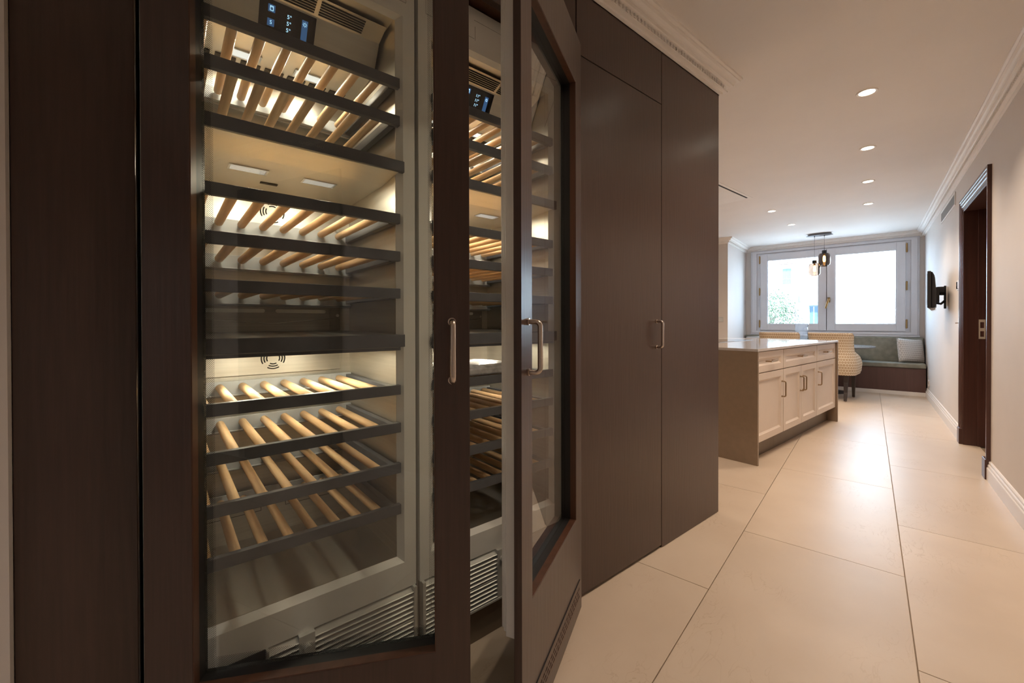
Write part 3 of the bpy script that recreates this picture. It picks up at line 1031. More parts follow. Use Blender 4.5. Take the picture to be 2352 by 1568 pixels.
    MB().box(p0, p1, 0.040, 0.044, 0.366, 1.916).build('glass', GLASS, door)
    ft = MB()
    dring(ft, A0, A1, 0.372, 1.910, A0 + 0.021, A1 - 0.013, 0.402, 1.880, 0.0445, 0.0447)
    ft.build('dotted_edge_print', FRIT, door)
    h = bar_handle(door, X(0.565), 0.941, 1.077, -1)
    h['label'] = 'satin nickel bow handle'
    # ventilation grille low in the door: plate with rows of long holes
    vg = MB()
    vz0, vz1 = 0.066, 0.134
    va0, va1 = 0.030, 0.573
    vg0 = MB()
    x_a, x_b = sorted((X(va0), X(va1)))
    vg0.box(x_a, x_b, 0.0002, 0.002, vz0, vz1)
    rows_ = [(0.0800, 0.0865), (0.0940, 0.1005), (0.1080, 0.1145)]
    def cell(s0_, s1_, z0_, z1_):
        p, q = sorted((X(s0_), X(s1_)))
        vg.box(p, q, -0.0022, -0.0002, z0_, z1_)
    zprev = vz0
    for ri, (ra, rb) in enumerate(rows_):
        cell(va0, va1, zprev, ra)
        nn = 22
        pitch = (va1 - va0 - 0.03) / nn
        cur = va0
        st = va0 + 0.012 + (pitch / 2 if ri == 1 else 0)
        for k in range(nn):
            h0 = st + k * pitch
            h1 = h0 + pitch * 0.74
            if h1 > va1 - 0.006: break
            cell(cur, h0, ra, rb)
            cur = h1
        cell(cur, va1, ra, rb)
        zprev = rb
    cell(va0, va1, zprev, vz1)
    gr = vg.build('vent_grille', BROWNPL, door)
    vg0.build('grille_backing', VOID, gr)
    MB().box(x_a, x_b, -0.0026, 0.001, vz1, vz1 + 0.0024).build('grille_edge', BLACK, gr)
    return fr

def thing_part(name, parent, loc):
    o = bpy.data.objects.new(name, None)
    COL.objects.link(o)
    o.parent = parent
    o.location = loc
    return o

RAILG = pm('light_grey_rail_paint', (0.38, 0.40, 0.42), 0.4, var=0.03)
BROWNPL = pm('brown_painted_metal', (0.10, 0.062, 0.048), 0.35, 0.3, var=0.06)
SLOTLIT = pm('painted_slot_light', (0.85, 0.86, 0.84), 0.5, 0.0, var=0.05)  # pale colour in place of light shining through the back panel slots

f1 = make_fridge(-0.037, 'wine fridge beside the dark filler panel, its glazed door hinged next to that panel', True, math.radians(-27.4), '5')
f2 = make_fridge(0.5785, 'wine fridge beside the tall dark cupboard, its glazed door hinged next to that cupboard', False, math.radians(27.7), '11')
pl = MB().box(-0.036, 1.205, 1.156, 1.172, 0.0, 0.1302).build('fridge_plinth', TAUPE)
tag(pl, 'low taupe plinth board under the wine fridges', 'plinth')
# something wrapped in grey plastic on a rod shelf of the second fridge
wp = MB()
wp.prism([(0.010, 0.8925), (0.010, 0.918), (0.03, 0.926), (0.26, 0.922), (0.27, 0.8925)], 'x', 0.5785 + 0.075, 0.5785 + 0.40)
wp.v = [(x, y + YF, z) for x, y, z in wp.v]
wpo = tag(wp.build('wrapped_packet', FOIL, bevel=0.006), 'flat grey plastic-wrapped packet lying on a rod shelf inside the wine fridge', 'packet')

# ================================================================== KITCHEN ISLAND
IX0, IX1, IY = 3.367, 5.528, 1.225
top = thing('island_worktop', 'polished stone island worktop with waterfall ends', 'worktop', ((IX0 + IX1) / 2, IY, 0))
hx_ = (IX1 - IX0) / 2
MB().box(-hx_, hx_, 0, 1.10, 0.846, 0.866).build('top_slab', TOPQ, top, bevel=0.0015)
MB().box(-hx_, -hx_ + 0.020, 0, 1.10, 0.0, 0.8455).build('end_panel', QUARTZ, top, bevel=0.0015)
MB().box(hx_ - 0.020, hx_, 0, 1.10, 0.0, 0.8455).build('end_panel', QUARTZ, top, bevel=0.0015)

def shaker(parent, x0, x1, z0, z1, name):
    m = MB()
    fwid = 0.052
    m.ring(x0, x1, z0, z1, x0 + fwid, x1 - fwid, z0 + fwid, z1 - fwid, 0.0, 0.020)
    o = m.build(name, CREAM, parent, bevel=0.0015)
    b = MB()
    # sloped inner bead
    oo = [(x0 + fwid, z0 + fwid), (x1 - fwid, z0 + fwid), (x1 - fwid, z1 - fwid), (x0 + fwid, z1 - fwid)]
    e = 0.012
    ii = [(x0 + fwid + e, z0 + fwid + e), (x1 - fwid - e, z0 + fwid + e), (x1 - fwid - e, z1 - fwid - e), (x0 + fwid + e, z1 - fwid - e)]
    b.add([(p[0], 0.003, p[1]) for p in oo] + [(p[0], 0.011, p[1]) for p in ii], [(k, (k + 1) % 4, 4 + (k + 1) % 4, 4 + k) for k in range(4)] + [(4, 5, 6, 7)])
    b.build('panel', CREAM, o)
    return o

units = [(3.389, 3.955, 1, 'island cupboard of one drawer over one door, nearest the tall dark cupboards'),
         (3.963, 4.860, 2, 'wide island cupboard of one drawer over a pair of doors'),
         (4.868, 5.506, 1, 'island cupboard of one drawer over one door, nearest the dining chairs')]
HZ0, HZ1 = 0.447, 0.583
for i, (a, b, nd, lab) in enumerate(units):
    u = thing('island_cabinet', lab, 'cabinet', (a, IY + 0.020, 0), 0, 'cupboards of the kitchen island')
    w_ = b - a
    MB().box(-0.003, w_ + 0.003, 0.021, 0.56, 0.150, 0.845).build('body', CREAM, u)
    MB().box(-0.003, w_ + 0.003, 0.075, 0.09, 0.0, 0.150).build('plinth', TAUPE, u)
    d = shaker(u, 0.002, w_ - 0.002, 0.681, 0.838, 'drawer')
    hh = MB()
    xc = w_ / 2
    L = 0.066
    c = 0.008
    for sx in (-1, 1):
        hh.tube([(xc + sx * (L - 0.004), 0.012, 0.760), (xc + sx * (L - 0.004), -0.026, 0.760)], 0.005, 10)
    hh.tube([(xc - L, -0.026, 0.760), (xc + L, -0.026, 0.760)], 0.0058, 10)
    hh.build('handle', BRONZE, d, smooth=True)
    edges = [(0.002, w_ - 0.002)] if nd == 1 else [(0.002, w_ / 2 - 0.002), (w_ / 2 + 0.002, w_ - 0.002)]
    for k, (p, q) in enumerate(edges):
        dd_ = shaker(u, p, q, 0.155, 0.674, 'door')
        if i == 0: hxp = q - 0.034
        elif i == 2: hxp = p + 0.120 - 0.085
        else: hxp = q - 0.034 if k == 0 else p + 0.034
        bar_handle(dd_, hxp, HZ0, HZ1, -1, BRONZE, proud=0.030, r=0.0055)
hb = thing('induction_hob', 'flat black ceramic hob let into the island worktop', 'hob', (4.55, 1.90, 0.866))
MB().box(-0.40, 0.40, -0.05, 0.40, 0.0, 0.004).build('glass_plate', HOB, hb, bevel=0.001)
MB().box(-0.404, 0.404, -0.054, 0.404, 0.0, 0.002).build('steel_rim', CHROME, hb)

# ceiling extractor panel
ex = thing('ceiling_extractor', 'flush white extractor panel with a dark shadow gap in the ceiling above the island', 'extractor', (4.43, 2.14, CE))
t = MB().ring(-0.53, 0.53, -0.28, 0.42, -0.498, 0.498, -0.248, 0.388, -0.003, 0.004)
t.v = [(x, z, y) for x, y, z in t.v]
t.build('rim', PLAST, ex)
MB().box(-0.497, 0.497, -0.247, 0.387, -0.0006, 0.004).build('gap', VOID, ex)
MB().box(-0.480, 0.488, -0.230, 0.377, -0.006, -0.0008).build('cover', PLAST, ex, bevel=0.001)

# ================================================================== WINDOW SEAT, TABLE, CHAIRS
bench = thing('window_seat', 'built-in window seat with brown base and olive velvet padding', 'bench', RM(8.27, 0.55), SK)
# local x = a (towards the window), y = b
def bb(a0, a1, b0, b1, z0, z1): return MB().box(a0 - 8.27, a1 - 8.27, b0 - 0.55, b1 - 0.55, z0, z1)
bb(8.285, 8.72, -0.606, 1.745, 0.055, 0.392).build('base', BENCHW, bench, bevel=0.003)
bb(8.272, 8.70, -0.612, 1.750, 0.0, 0.055).build('plinth', SKIRT, bench, bevel=0.002)
for (b0, b1) in ((-0.608, 0.50), (0.505, 1.748)):
    bb(8.262, 8.66, b0, b1, 0.394, 0.462).build('seat_pad', VELVET, bench, bevel=0.018, seg=4)
    m = MB()
    m.prism([(8.60 - 8.27, 0.455), (8.635 - 8.27, 0.826), (8.712 - 8.27, 0.826), (8.712 - 8.27, 0.455)], 'y', b0 - 0.55, b1 - 0.55)
    m.build('back_pad', VELVET, bench, bevel=0.02, seg=4)

def pillow(label, loc, size, rot, mat):
    n = 12
    v, f = [], []
    for side in (1, -1):
        for i in range(n + 1):
            for j in range(n + 1):
                x = i / n * 2 - 1
                y = j / n * 2 - 1
                h = max(0, (1 - x ** 4)) ** 0.6 * max(0, (1 - y ** 4)) ** 0.6
                k = 1 - 0.06 * (1 - abs(x) ** 2) * abs(y) ** 3
                k2 = 1 - 0.06 * (1 - abs(y) ** 2) * abs(x) ** 3
                v.append((x * size / 2 * k2, side * h * size * 0.17, y * size / 2 * k + size / 2))
    N1 = (n + 1) ** 2
    for s_ in range(2):
        for i in range(n):
            for j in range(n):
                a = s_ * N1 + i * (n + 1) + j
                f.append((a, a + 1, a + n + 2, a + n + 1))
    o = MB().add(v, f).build('cushion', mat, smooth=True, uv=[(q[0], q[2]) for q in v])
    bm = bmesh.new(); bm.from_mesh(o.data); bmesh.ops.remove_doubles(bm, verts=bm.verts, dist=1e-4)
    bmesh.ops.recalc_face_normals(bm, faces=bm.faces)
    for q in bm.faces: q.smooth = True
    bm.to_mesh(o.data); bm.free()
    o.location = loc
    o.rotation_euler = rot
    tag(o, label, 'cushion')
    return o
pillow('grey and cream trellis cushion leaning in the window seat corner below the television', RM(8.452, -0.470, 0.458), 0.362, (-0.22, 0.07, SK - PI / 2 + 0.62), PILLF)
pillow('pale grey cushion at the window seat end by the projecting wall', RM(8.485, 1.545, 0.460), 0.365, (-0.22, -0.08, SK - PI / 2 - 0.22), PILLF)

# round table
TA, TB = 8.0, 0.53
tb_ = thing('dining_table', 'round grey lacquered dining table before the window seat', 'table', RM(TA, TB), SK)
MB().lathe([(0.0, 0.679), (0.55, 0.679), (0.585, 0.684), (0.60, 0.692), (0.60, 0.700), (0.593, 0.706), (0.0, 0.706)], 64).build('table_top', GREYTOP, tb_, smooth=True)
MB().lathe([(0.0, 0.0), (0.27, 0.0), (0.27, 0.012), (0.10, 0.03), (0.055, 0.07), (0.045, 0.35), (0.055, 0.62), (0.16, 0.679), (0.0, 0.679)], 40).build('pedestal', BLKW, tb_, smooth=True)

# crystal vase
vs_ = thing('crystal_vase', 'cut crystal vase standing on the round table', 'vase', RM(7.80, 0.80, 0.706), SK)
vm = MB()
n, rings = 22, 13
prof = []
for i in range(rings):
    t_ = i / (rings - 1)
    prof.append((0.076 + 0.024 * t_ ** 1.3, 0.002 + 0.538 * t_))
v, f = [], []
for i, (r, z) in enumerate(prof):
    for k in range(n):
        a = 2 * PI * (k + 0.5 * (i % 2)) / n
        rad = r + (0.0045 if i % 2 else -0.0045)
        v.append((rad * math.cos(a), rad * math.sin(a), z))
for i in range(rings - 1):
    for k in range(n):
        k2 = (k + 1) % n
        a0_, a1_, b0_, b1_ = i * n + k, i * n + k2, (i + 1) * n + k, (i + 1) * n + k2
        if i % 2 == 0: f += [(a0_, a1_, b0_), (a1_, b1_, b0_)]
        else: f += [(a0_, b1_, b0_), (a0_, a1_, b1_)]
f.append(tuple(range(n))[::-1])
vm.add(v, f)
vm.build('vase_body', CRYSTAL, vs_)
rm_ = MB().lathe([(0.092, 0.536), (0.1, 0.536), (0.1, 0.543), (0.092, 0.543)], 32, close=True)
rm_.build('rim', CRYSTAL, vs_, smooth=True)
MB().lathe([(0.0, 0.0), (0.067, 0.0), (0.067, 0.02), (0.0, 0.022)], 24).build('base', CRYSTAL, vs_, smooth=True)

def make_chair(label, a, b, rot):
    """upholstered chair; local +x is the way the sitter faces, origin on the floor under the seat centre"""
    ch = thing('dining_chair', label, 'chair', RM(a, b), SK + rot, 'upholstered dining chairs')
    # wrap-around back shell
    n, m = 36, 14
    def plan(t):                      # t -1..1 around a U opening to +x
        hw, d, rc = 0.262, 0.225, 0.12
        segs = [d * 2 - rc, rc * PI / 2, 2 * (hw - rc), rc * PI / 2, d * 2 - rc]
        L = sum(segs)
        s_ = (t + 1) / 2 * L
        if s_ <= segs[0]: return (d - s_, -hw, 0, -1)
        s_ -= segs[0]
        if s_ <= segs[1]:
            q = s_ / rc
            return (-d + rc - rc * math.sin(q), -hw + rc - rc * math.cos(q), -math.sin(q), -math.cos(q))
        s_ -= segs[1]
        if s_ <= segs[2]: return (-d, -hw + rc + s_, -1, 0)
        s_ -= segs[2]
        if s_ <= segs[3]:
            q = s_ / rc
            return (-d + rc - rc * math.cos(q), hw - rc + rc * math.sin(q), -math.cos(q), math.sin(q))
        s_ -= segs[3]
        return (-d + rc + s_, hw, 0, 1)
    def topz(t):
        a_ = abs(t)
        if a_ < 0.40: return 0.905
        if a_ < 0.61:
            k = (a_ - 0.40) / 0.21
            return 0.905 - 0.255 * k * k * (3 - 2 * k)
        return 0.650 - 0.100 * ((a_ - 0.61) / 0.39) ** 1.5
    def flare(z):
        pts = [(0.345, 0.006), (0.40, 0.022), (0.49, 0.030), (0.57, 0.016), (0.65, -0.010), (0.73, -0.020), (0.83, -0.010), (0.91, 0.008)]
        for (z0, f0), (z1, f1) in zip(pts[:-1], pts[1:]):
            if z <= z1:
                k = max(0, (z - z0) / (z1 - z0))
                k = k * k * (3 - 2 * k)
                return f0 + (f1 - f0) * k
        return pts[-1][1]
    v, f, cuv = [], [], []
    for off in (0.0, -0.055):
        for i in range(n + 1):
            t_ = i / n * 2 - 1
            x, y, nx, ny = plan(t_)
            zt = topz(t_)
            for j in range(m + 1):
                z = 0.345 + (zt - 0.345) * j / m
                e = flare(z) + off
                edge = 1 - max(0, (j / m - 0.93) / 0.07)
                e2 = e if off == 0 else e
                tilt = -0.10 * max(0, z - 0.46) * (1 if nx < -0.01 else 0.9) * 0.6
                v.append((x + nx * e2 + tilt, y + ny * e2, z))
                cuv.append((t_ * 0.62, z))
    N1 = (n + 1) * (m + 1)
    for i in range(n):
        for j in range(m):
            a0_ = i * (m + 1) + j
            f.append((a0_, a0_ + m + 1, a0_ + m + 2, a0_ + 1))
            f.append((N1 + a0_, N1 + a0_ + 1, N1 + a0_ + m + 2, N1 + a0_ + m + 1))
        for j in (0, m):
            a0_ = i * (m + 1) + j
            f.append((a0_, N1 + a0_, N1 + a0_ + m + 1, a0_ + m + 1))
    for i in (0, n):
        for j in range(m):
            a0_ = i * (m + 1) + j
            f.append((a0_, a0_ + 1, N1 + a0_ + 1, N1 + a0_))
    bk = MB().add(v, f).build('backrest', CHAIRF, ch, smooth=True, bevel=0.010, seg=2, uv=cuv)
    # piped top edge
    pt = []
    for i in range(n + 1):
        t_ = i / n * 2 - 1
        x, y, nx, ny = plan(t_)
        zt = topz(t_)
        e = flare(zt) - 0.008
        tilt = -0.10 * max(0, zt - 0.46) * (1 if nx < -0.01 else 0.9) * 0.6
        pt.append((x + nx * e + tilt, y + ny * e, zt + 0.002))
    tp = MB().tube(pt, 0.0065, 8)
    tp.build('piping', CHAIRF, bk, smooth=True, uv=[(q[1] * 1.3 + q[0], q[2]) for q in tp.v])
    ts = MB().box(-0.20, 0.255, -0.215, 0.215, 0.372, 0.475)
    ts.build('seat', CHAIRF, ch, bevel=0.03, seg=4, uv=[(q[0] + 0.3 * q[2], q[1] + q[2]) for q in ts.v])
    for sy in (-1, 1):
        # sabre rear leg, straight front leg
        lg = MB()
        P = [(-0.175, 0.175 * sy, 0.38), (-0.185, 0.175 * sy, 0.25), (-0.215, 0.177 * sy, 0.12), (-0.262, 0.18 * sy, 0.012)]
        for (p, q), (h0, h1) in zip(zip(P[:-1], P[1:]), ((0.026, 0.023), (0.023, 0.019), (0.019, 0.016))):
            vv = [(p[0] + sx * h0, p[1] + s2 * h0, p[2]) for sx in (-1, 1) for s2 in (-1, 1)] + [(q[0] + sx * h1, q[1] + s2 * h1, q[2]) for sx in (-1, 1) for s2 in (-1, 1)]
            lg.add(vv, [(0, 1, 3, 2), (4, 6, 7, 5), (0, 4, 5, 1), (2, 3, 7, 6), (0, 2, 6, 4), (1, 5, 7, 3)])
        L1 = lg.build('leg', BLKW, ch, bevel=0.002)
        MB().tube([(-0.262, 0.18 * sy, 0.0), (-0.262, 0.18 * sy, 0.0125)], 0.011, 10).build('glide', NICK, L1, smooth=True)
        lg = MB()
        p, q, h0, h1 = (0.215, 0.195 * sy, 0.38), (0.220, 0.197 * sy, 0.012), 0.024, 0.015
        vv = [(p[0] + sx * h0, p[1] + s2 * h0, p[2]) for sx in (-1, 1) for s2 in (-1, 1)] + [(q[0] + sx * h1, q[1] + s2 * h1, q[2]) for sx in (-1, 1) for s2 in (-1, 1)]
        lg.add(vv, [(0, 1, 3, 2), (4, 6, 7, 5), (0, 4, 5, 1), (2, 3, 7, 6), (0, 2, 6, 4), (1, 5, 7, 3)])
        L2 = lg.build('leg', BLKW, ch, bevel=0.002)
        MB().tube([(0.220, 0.197 * sy, 0.0), (0.220, 0.197 * sy, 0.0125)], 0.011, 10).build('glide', NICK, L2, smooth=True)
    return ch
make_chair('honeycomb-patterned dining chair standing clear of the island, beside the gap to the doorway wall', 7.36, 0.392, -0.12)
make_chair('honeycomb-patterned dining chair half hidden behind the island worktop', 7.29, 0.992, -0.05)

# pendant lamp with two smoked glass shades
PA = 8.02
pen = thing('pendant_lamp', 'twin pendant lamp with smoked glass shades on an oval ceiling plate', 'lamp', RM(PA, 0.595, CE), SK)
cp = MB()
v, f = [], []
nseg = 40
pr = [(0.062, 0.148, 0.0), (0.062, 0.148, -0.026), (0.078, 0.168, -0.027), (0.078, 0.168, -0.032)]
for (ra, rb_, z) in pr:
    for k in range(nseg):
        a = 2 * PI * k / nseg
        v.append((ra * math.cos(a), rb_ * math.sin(a), z))
for i in range(len(pr) - 1):
    for k in range(nseg):
        k2 = (k + 1) % nseg
        f.append((i * nseg + k, i * nseg + k2, (i + 1) * nseg + k2, (i + 1) * nseg + k))
f.append(tuple(range(nseg)))
f.append(tuple(range(3 * nseg, 4 * nseg)))
cp.add(v, f).build('ceiling_plate', DARKCEIL, pen, smooth=True)
for (db, zt) in ((0.062, 2.018), (-0.060, 2.160)):
    z0 = zt - CE
    cd = MB()
    cd.tube([(0, db, -0.030), (0, db, z0)], 0.0018, 6)
    cd.tube([(0, db, -0.032), (0, db, -0.050)], 0.006, 10)
    cd.tube([(0, db, z0), (0, db, z0 + 0.055)], 0.0035, 8)
    cd.build('cord', DARKCEIL, pen, smooth=True)
    sh = MB().lathe([(0.0300, z0 - 0.0440), (0.0603, z0 - 0.0486), (0.0719, z0 - 0.0645), (0.0766, z0 - 0.0907), (0.0777, z0 - 0.1648), (0.0754, z0 - 0.2104), (0.0650, z0 - 0.2310), (0.0464, z0 - 0.2367), (0.0464, z0 - 0.2469), (0.0447, z0 - 0.2469), (0.0447, z0 - 0.2349), (0.0626, z0 - 0.2287), (0.0731, z0 - 0.2082), (0.0754, z0 - 0.1648), (0.0742, z0 - 0.0907), (0.0696, z0 - 0.0668), (0.0580, z0 - 0.0508), (0.0300, z0 - 0.0463)], 36, 0, db, close=True).build('shade', SMOKE, pen, smooth=True)
    MB().lathe([(0.0, z0), (0.029, z0), (0.031, z0 - 0.004), (0.031, z0 - 0.042), (0.028, z0 - 0.046), (0.0, z0 - 0.046)], 28, 0, db).build('cap', PLAB, sh, smooth=True)
    MB().lathe([(0.0, z0 - 0.047), (0.012, z0 - 0.05), (0.012, z0 - 0.075), (0.0, z0 - 0.078)], 16, 0, db).build('socket', BRASS, sh, smooth=True)
    MB().lathe([(0.0, z0 - 0.080), (0.010, z0 - 0.083), (0.017, z0 - 0.10), (0.019, z0 - 0.15), (0.014, z0 - 0.175), (0.0, z0 - 0.182)], 16, 0, db).build('bulb', AMBER, sh, smooth=True)

# ================================================================== RECESSED DOWNLIGHTS
lamp_d = bpy.data.lights.new('downlight_beam', 'SPOT')
lamp_d.energy = DOWNLIGHT_W
lamp_d.color = WARM
lamp_d.spot_size = math.radians(125)
lamp_d.spot_blend = 0.75
lamp_d.shadow_soft_size = 0.035
dl_src = {}
hall_fill_d = lamp_d.copy()
hall_fill_d.name = 'added_hall_fill_beam'
hall_fill_d.color = (1.0, 0.92, 0.86)      # unseen lamp added to lift the foreground, in a more neutral tone
hall_fill_d.energy = 80.0
def downlight(a, b, label, data=None):
    t_ = thing('downlight', label, 'downlight', RM(a, b, CE), SK, 'recessed ceiling downlights')
    if not dl_src:
        r_ = MB().lathe([(0.0385, 0.0), (0.052, 0.0), (0.052, -0.003), (0.048, -0.005), (0.0385, -0.003)], 32, close=True).build('rim', PLAST, t_, smooth=True)
        l_ = MB().lathe([(0.0, -0.0012), (0.0385, -0.0012), (0.0385, -0.0002), (0.0, -0.0002)], 32).build('lens', LEDW, t_)
        dl_src['r'], dl_src['l'] = r_, l_
    else:
        inst(dl_src['r'], t_, (0, 0, 0)); inst(dl_src['l'], t_, (0, 0, 0))
    lo = bpy.data.objects.new('downlight_beam', data or lamp_d)
    COL.objects.link(lo)
    lo.parent = t_
    lo.location = (0, 0, -0.008)
row = [('round downlight of the hall row, nearest the tall dark cupboards', 3.26),
       ('second round downlight of the hall row, counted from the dark cupboards', 4.31),
       ('third round downlight of the hall row, counted from the dark cupboards', 5.34),
       ('last round downlight of the hall row, towards the window', 6.36)]
for lab, a in row: downlight(a, 0.016, lab)
downlight(6.0, 0.92, 'round downlight beyond the ceiling extractor, over the island end')
downlight(7.02, 0.838, 'round downlight in front of the twin pendant lamp')
downlight(-1.75, 0.05, 'unseen round downlight added over the hall by the added walnut door', hall_fill_d)
near_fill_d = lamp_d.copy()  # weaker lamp added out of view to brighten the near hall
near_fill_d.name = 'added_near_fill_beam'
near_fill_d.energy = 40.0
downlight(1.16, 0.016, 'unseen round downlight added over the hall to light the front of the open fridge doors', near_fill_d)
downlight(2.21, 0.016, 'round downlight over the hall in front of the tall dark cupboard')
for a, b, w_ in ((3.2, 2.9, 'nearest the cupboard run'), (4.4, 2.9, 'over the middle of the island'), (5.6, 2.9, 'nearest the projecting wall')):  # guessed lamps, added out of view
    downlight(a, b, 'unseen added kitchen downlight behind the ceiling extractor, ' + w_)

# ================================================================== RIGHT WALL FITTINGS
# television on a swing arm
tv = thing('television', 'small black flat television on a swivel wall arm', 'television', RM(6.02, -0.462, 1.205), SK)
# screen normal turned a little towards the window seat
ang = math.radians(-5.5)
tvp = thing_part('tv_body', tv, (0, 0, 0))
tvp.rotation_euler.z = ang
hs = MB()
# local: x along the set (a), y = towards the room
hs.box(-0.02, 0.48, -0.012, 0.016, 0.0, 0.375)
hs.prism([(-0.012, 0.0), (-0.046, 0.01), (-0.050, 0.13), (-0.042, 0.24), (-0.036, 0.33), (-0.022, 0.365), (-0.012, 0.37)], 'x', 0.0, 0.46)
hs.build('housing', PLAB, tvp, bevel=0.006, seg=3)
MB().box(0.0, 0.46, 0.0162, 0.018, 0.03, 0.35).build('screen', SCREEN, tvp)
MB().prism([(0.010, -0.001), (-0.046, -0.001), (-0.042, -0.022), (-0.015, -0.030)], 'x', 0.0, 0.46).build('speaker_bar', CHROME, tvp, bevel=0.003)
arm = MB()
arm.box(0.20, 0.34, -0.090, -0.055, 0.06, 0.22)
arm.tube([(0.27, -0.075, 0.15), (0.24, -0.105, 0.15), (0.27, -0.142, 0.15)], 0.016, 10)
arm.tube([(0.27, -0.060, 0.06), (0.25, -0.105, 0.045), (0.27, -0.142, 0.085)], 0.012, 10)
arm.box(0.235, 0.305, -0.135, -0.075, 0.165, 0.225)
arm.build('swivel_arm', PLAB, tv, bevel=0.003)
MB().box(0.225, 0.315, -0.1585, -0.138, 0.02, 0.225).build('wall_plate', CHROME, tv, bevel=0.003)
MB().box(0.262, 0.278, -0.146, -0.128, -0.005, 0.235).build('hinge_post', PLAB, tv, bevel=0.003)

th = thing('thermostat', 'small wall thermostat with dark display beside the door casing', 'thermostat', RM(5.56, -0.62, 1.395), SK)
MB().box(-0.065, 0.065, 0.0, 0.012, -0.045, 0.045).build('case', SKIRT, th, bevel=0.003)
MB().box(0.0, 0.055, 0.012, 0.0135, -0.032, 0.034).build('display', SCREEN, th)
MB().tube([(-0.04, 0.012, -0.033), (-0.04, 0.015, -0.033)], 0.005, 10).build('button', PLAB, th)
sw = thing('light_switch', 'white toggle light switch beside the door casing', 'switch', RM(5.47, -0.62, 1.053), SK)
MB().box(-0.042, 0.042, 0.0, 0.012, -0.042, 0.042).build('plate', SKIRT, sw, bevel=0.003)
MB().tube([(0.0, 0.010, 0.0), (0.002, 0.034, -0.002)], [0.004, 0.0055], 10).build('toggle', NICK, sw, smooth=True)
so = thing('wall_socket', 'pale wall socket low beside the door casing', 'socket', RM(5.47, -0.62, 0.205), SK)
MB().box(-0.042, 0.042, 0.0, 0.010, -0.042, 0.042).build('plate', SKIRT, so, bevel=0.003)
MB().tube([(0, 0.009, 0), (0, 0.0105, 0)], 0.022, 18).build('insert', LOUV, so)
so = thing('wall_socket', 'pale wall socket beside the window seat base', 'socket', RM(8.05, -0.62, 0.22), SK)
MB().box(-0.040, 0.040, 0.0, 0.010, -0.040, 0.040).build('plate', SKIRT, so, bevel=0.003)
MB().tube([(0, 0.009, 0), (0, 0.0105, 0)], 0.020, 18).build('insert', TAUPE, so)
so = thing('wall_socket', 'small grey socket on the pale wall facing the island', 'socket', RM(NA, 1.86, 1.105), SK)
MB().box(-0.010, 0.0, -0.04, 0.04, -0.04, 0.04).build('plate', LOUV, so, bevel=0.003)
MB().tube([(-0.009, 0, 0), (-0.0105, 0, 0)], 0.02, 18).build('insert', LOUV, so)

vg = thing('air_vent', 'white slatted air vent high on the wall near the doorway', 'vent', RM(6.28, -0.62, 2.235), SK)
m = MB()
m.ring(-0.50, 0.53, -0.062, 0.068, -0.475, 0.505, -0.045, 0.050, 0.0, 0.008)
m.build('frame', SKIRT, vg, bevel=0.002)
MB().box(-0.475, 0.505, 0.0002, 0.002, -0.045, 0.050).build('backing', TAUPE, vg)
for k in range(8):
    z = -0.040 + k * 0.0118
    MB().prism([(0.001, z), (0.007, z + 0.001), (0.007, z + 0.003), (0.001, z + 0.0065)], 'x', -0.475, 0.505).build('slat', VENTG, vg)

# ================================================================== OUTSIDE
def house(name, label, cat, a, b): return thing(name, label, cat, RM(a, b, -0.3), SK)
gd = struct(MB().box(9.6, 90, -40, 40, -0.5, -0.3).build('ground', GROUND, rotz=SK), 'pale paved street outside the window')
# cream house opposite: blank wall with eave line, pipes and boxes
rh = house('cream_house', 'sunlit cream rendered house wall across the street, almost blank', 'house', 25.0, -4.4)
MB().box(0, 6, -6.0, 5.55, 0, 9.0).build('wall', FACADE, rh)
m = MB(); m.prism([(-0.55, 1.80), (-0.55, 1.86), (0.0, 2.02), (0.0, 1.90)], 'y', 3.70, 5.30); m.build('canopy', FACADE2, rh)
MB().prism([(-0.30, 1.45), (-0.30, 1.52), (0.0, 1.80), (0.0, 1.45)], 'y', 3.45, 3.72).build('bracket', FACADE, rh)
MB().box(-0.25, 0.0, 4.12, 4.34, 4.05, 4.28).build('wall_lamp', FRAMEP, rh, bevel=0.02)
MB().box(-0.18, 0.0, 5.02, 5.22, 3.78, 3.92).build('pipe_outlet', FRAMEP, rh, bevel=0.02)
for (b0, b1) in ((4.55, 4.95), (3.55, 4.15)):
    wn = MB().box(-0.04, 0.02, b0, b1, 0.35, 1.38).build('window', FRAMEP, rh)
    MB().box(-0.05, 0.0, b0 + 0.05, b1 - 0.05, 0.40, 1.33).build('pane', FRAMEP, wn)
# side house with tall window
sh_ = house('annex_house', 'pale annex with tall blue-framed window beside the cream house', 'house', 27.0, 2.0)
MB().box(0, 5, -0.82, 0.82, 0, 3.4).build('wall', FACADE2, sh_)
wn = MB().ring(0.02, 0.44, 0.80, 2.20, 0.07, 0.39, 0.86, 2.14, -0.06, 0.02)
wn.v = [(y, x, z) for x, y, z in wn.v]
wno = wn.build('window', FRAMEB, sh_)
MB().box(-0.02, 0.0, 0.05, 0.41, 0.84, 2.16).build('pane', PANEB, wno)
MB().box(-0.05, 0.0, 0.22, 0.245, 0.84, 2.16).build('mullion', FACADE2, wno)
MB().prism([(-0.5, 2.30), (-0.5, 2.36), (0.0, 2.46), (0.0, 2.36)], 'y', -0.6, 0.62).build('awning', FRAMEB, sh_)
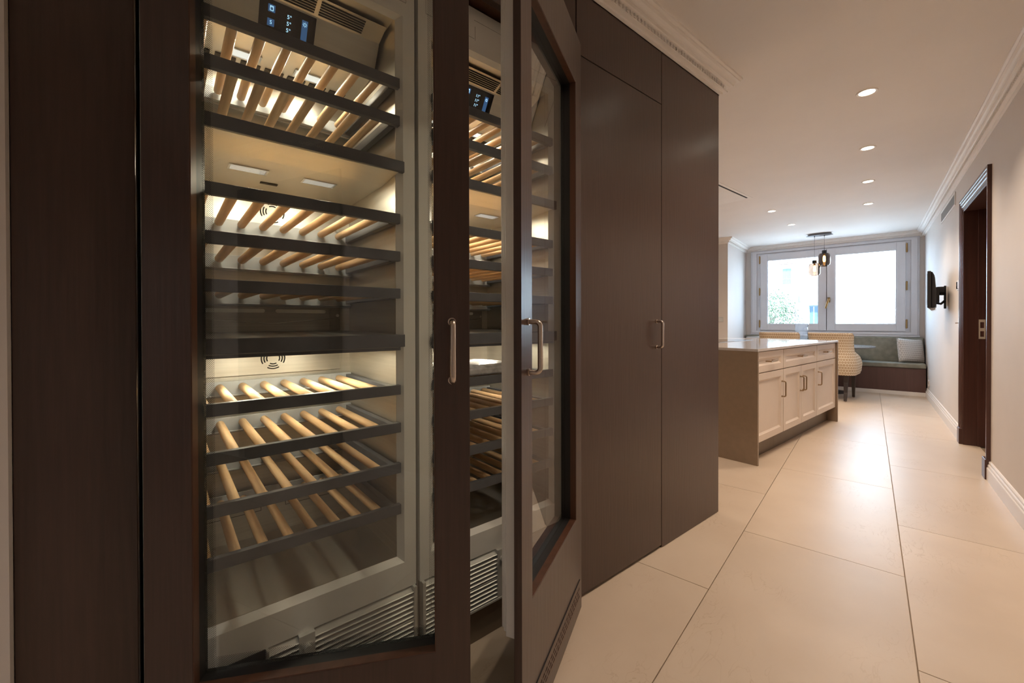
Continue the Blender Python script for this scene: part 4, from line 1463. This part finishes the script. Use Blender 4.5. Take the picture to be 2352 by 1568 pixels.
# far apartment house
ah = house('apartment_house', 'pale apartment house with tiled eave and balcony behind the tree', 'house', 48.0, 5.0)
MB().box(0, 8, -4.0, 8.0, 0, 6.95).build('wall', FACADE2, ah)
m = MB(); m.prism([(-0.7, 6.85), (-0.7, 7.0), (0.0, 7.35), (8.0, 7.35), (8.0, 6.85)], 'y', -0.4, 2.3)
m.build('roof', TILE_R, ah)
for k in range(14):
    MB().tube([(-0.74, -0.3 + k * 0.19, 7.0), (0.3, -0.3 + k * 0.19, 7.3)], 0.075, 8).build('roof_tile', TILE_R, ah, smooth=True)
for (b0, b1) in ((0.75, 1.45), (-2.2, -1.5), (3.6, 4.3)):
    wn = MB().box(-0.05, 0.02, b0, b1, 4.95, 6.45).build('window', FRAMEB, ah)
    for q in (0, 1):
        w2 = (b1 - b0) / 2
        MB().box(-0.07, 0.0, b0 + 0.05 + q * w2, b0 + w2 - 0.03 + q * w2, 5.02, 6.38).build('pane', PANEB, wn)
bl = MB().box(-1.0, 0.0, 0.2, 2.2, 4.6, 4.75).build('balcony', FACADE2, ah)
for k in range(20):
    MB().tube([(-0.95, 0.25 + k * 0.1, 4.75), (-0.95, 0.25 + k * 0.1, 5.35)], 0.012, 6).build('baluster', FRAMEB, bl)
MB().box(-0.98, -0.92, 0.2, 2.2, 5.35, 5.40).build('balcony_rail', FRAMEB, bl)
hut = house('garden_hut', 'small pale flat-roofed hut between tree and annex', 'hut', 29.0, 3.4)
MB().box(0, 2, -0.55, 0.55, 0, 2.9).build('wall', FACADE, hut)
MB().box(-0.15, 2.1, -0.565, 0.65, 2.9, 3.05).build('roof', FACADE2, hut)
wn = MB().box(-0.04, 0.0, -0.50, -0.24, 2.45, 2.80).build('window', FRAMEB, hut)
MB().box(-0.05, 0.0, -0.47, -0.27, 2.48, 2.77).build('pane', PANEB, wn)

# tree in front of the left casement
random.seed(5)
tr = thing('garden_tree', 'bushy green tree outside the left casement', 'tree', RM(19.0, 2.95, -0.3), SK)
MB().tube([(0, 0, 0), (0.03, 0.02, 0.8), (0.0, -0.05, 1.7)], [0.09, 0.07, 0.04], 10).build('trunk', BARK, tr, smooth=True)
br = MB()
for k in range(9):
    a = k * 2.4
    br.tube([(0.01, 0.0, 0.7 + 0.08 * k), (0.3 * math.cos(a), 0.3 * math.sin(a), 1.1 + 0.1 * k), (0.55 * math.cos(a), 0.55 * math.sin(a), 1.3 + 0.1 * k)], [0.03, 0.018, 0.008], 6)
br.build('branch', BARK, tr, smooth=True)
lf = MB()
for i in range(5200):
    while True:
        p = Vector((random.uniform(-1, 1), random.uniform(-1, 1), random.uniform(-1, 1)))
        if 0.35 < p.length < 1: break
    lump = 1 + 0.16 * math.sin(5 * p.x + 3 * p.z) * math.cos(4 * p.y - 2 * p.z)
    c = Vector((p.x * 0.80 * lump, p.y * 0.98 * lump, 1.62 + p.z * 0.98 * lump))
    n_ = Vector((random.gauss(0, 1), random.gauss(0, 1), random.gauss(0, 1))).normalized()
    u_ = n_.orthogonal().normalized()
    w_ = n_.cross(u_)
    s_ = random.uniform(0.028, 0.052)
    lf.add([c - u_ * s_, c + w_ * s_ * 0.45, c + u_ * s_, c - w_ * s_ * 0.45], [(0, 1, 2, 3)])
lf.build('foliage', LEAF, tr, kind='stuff')
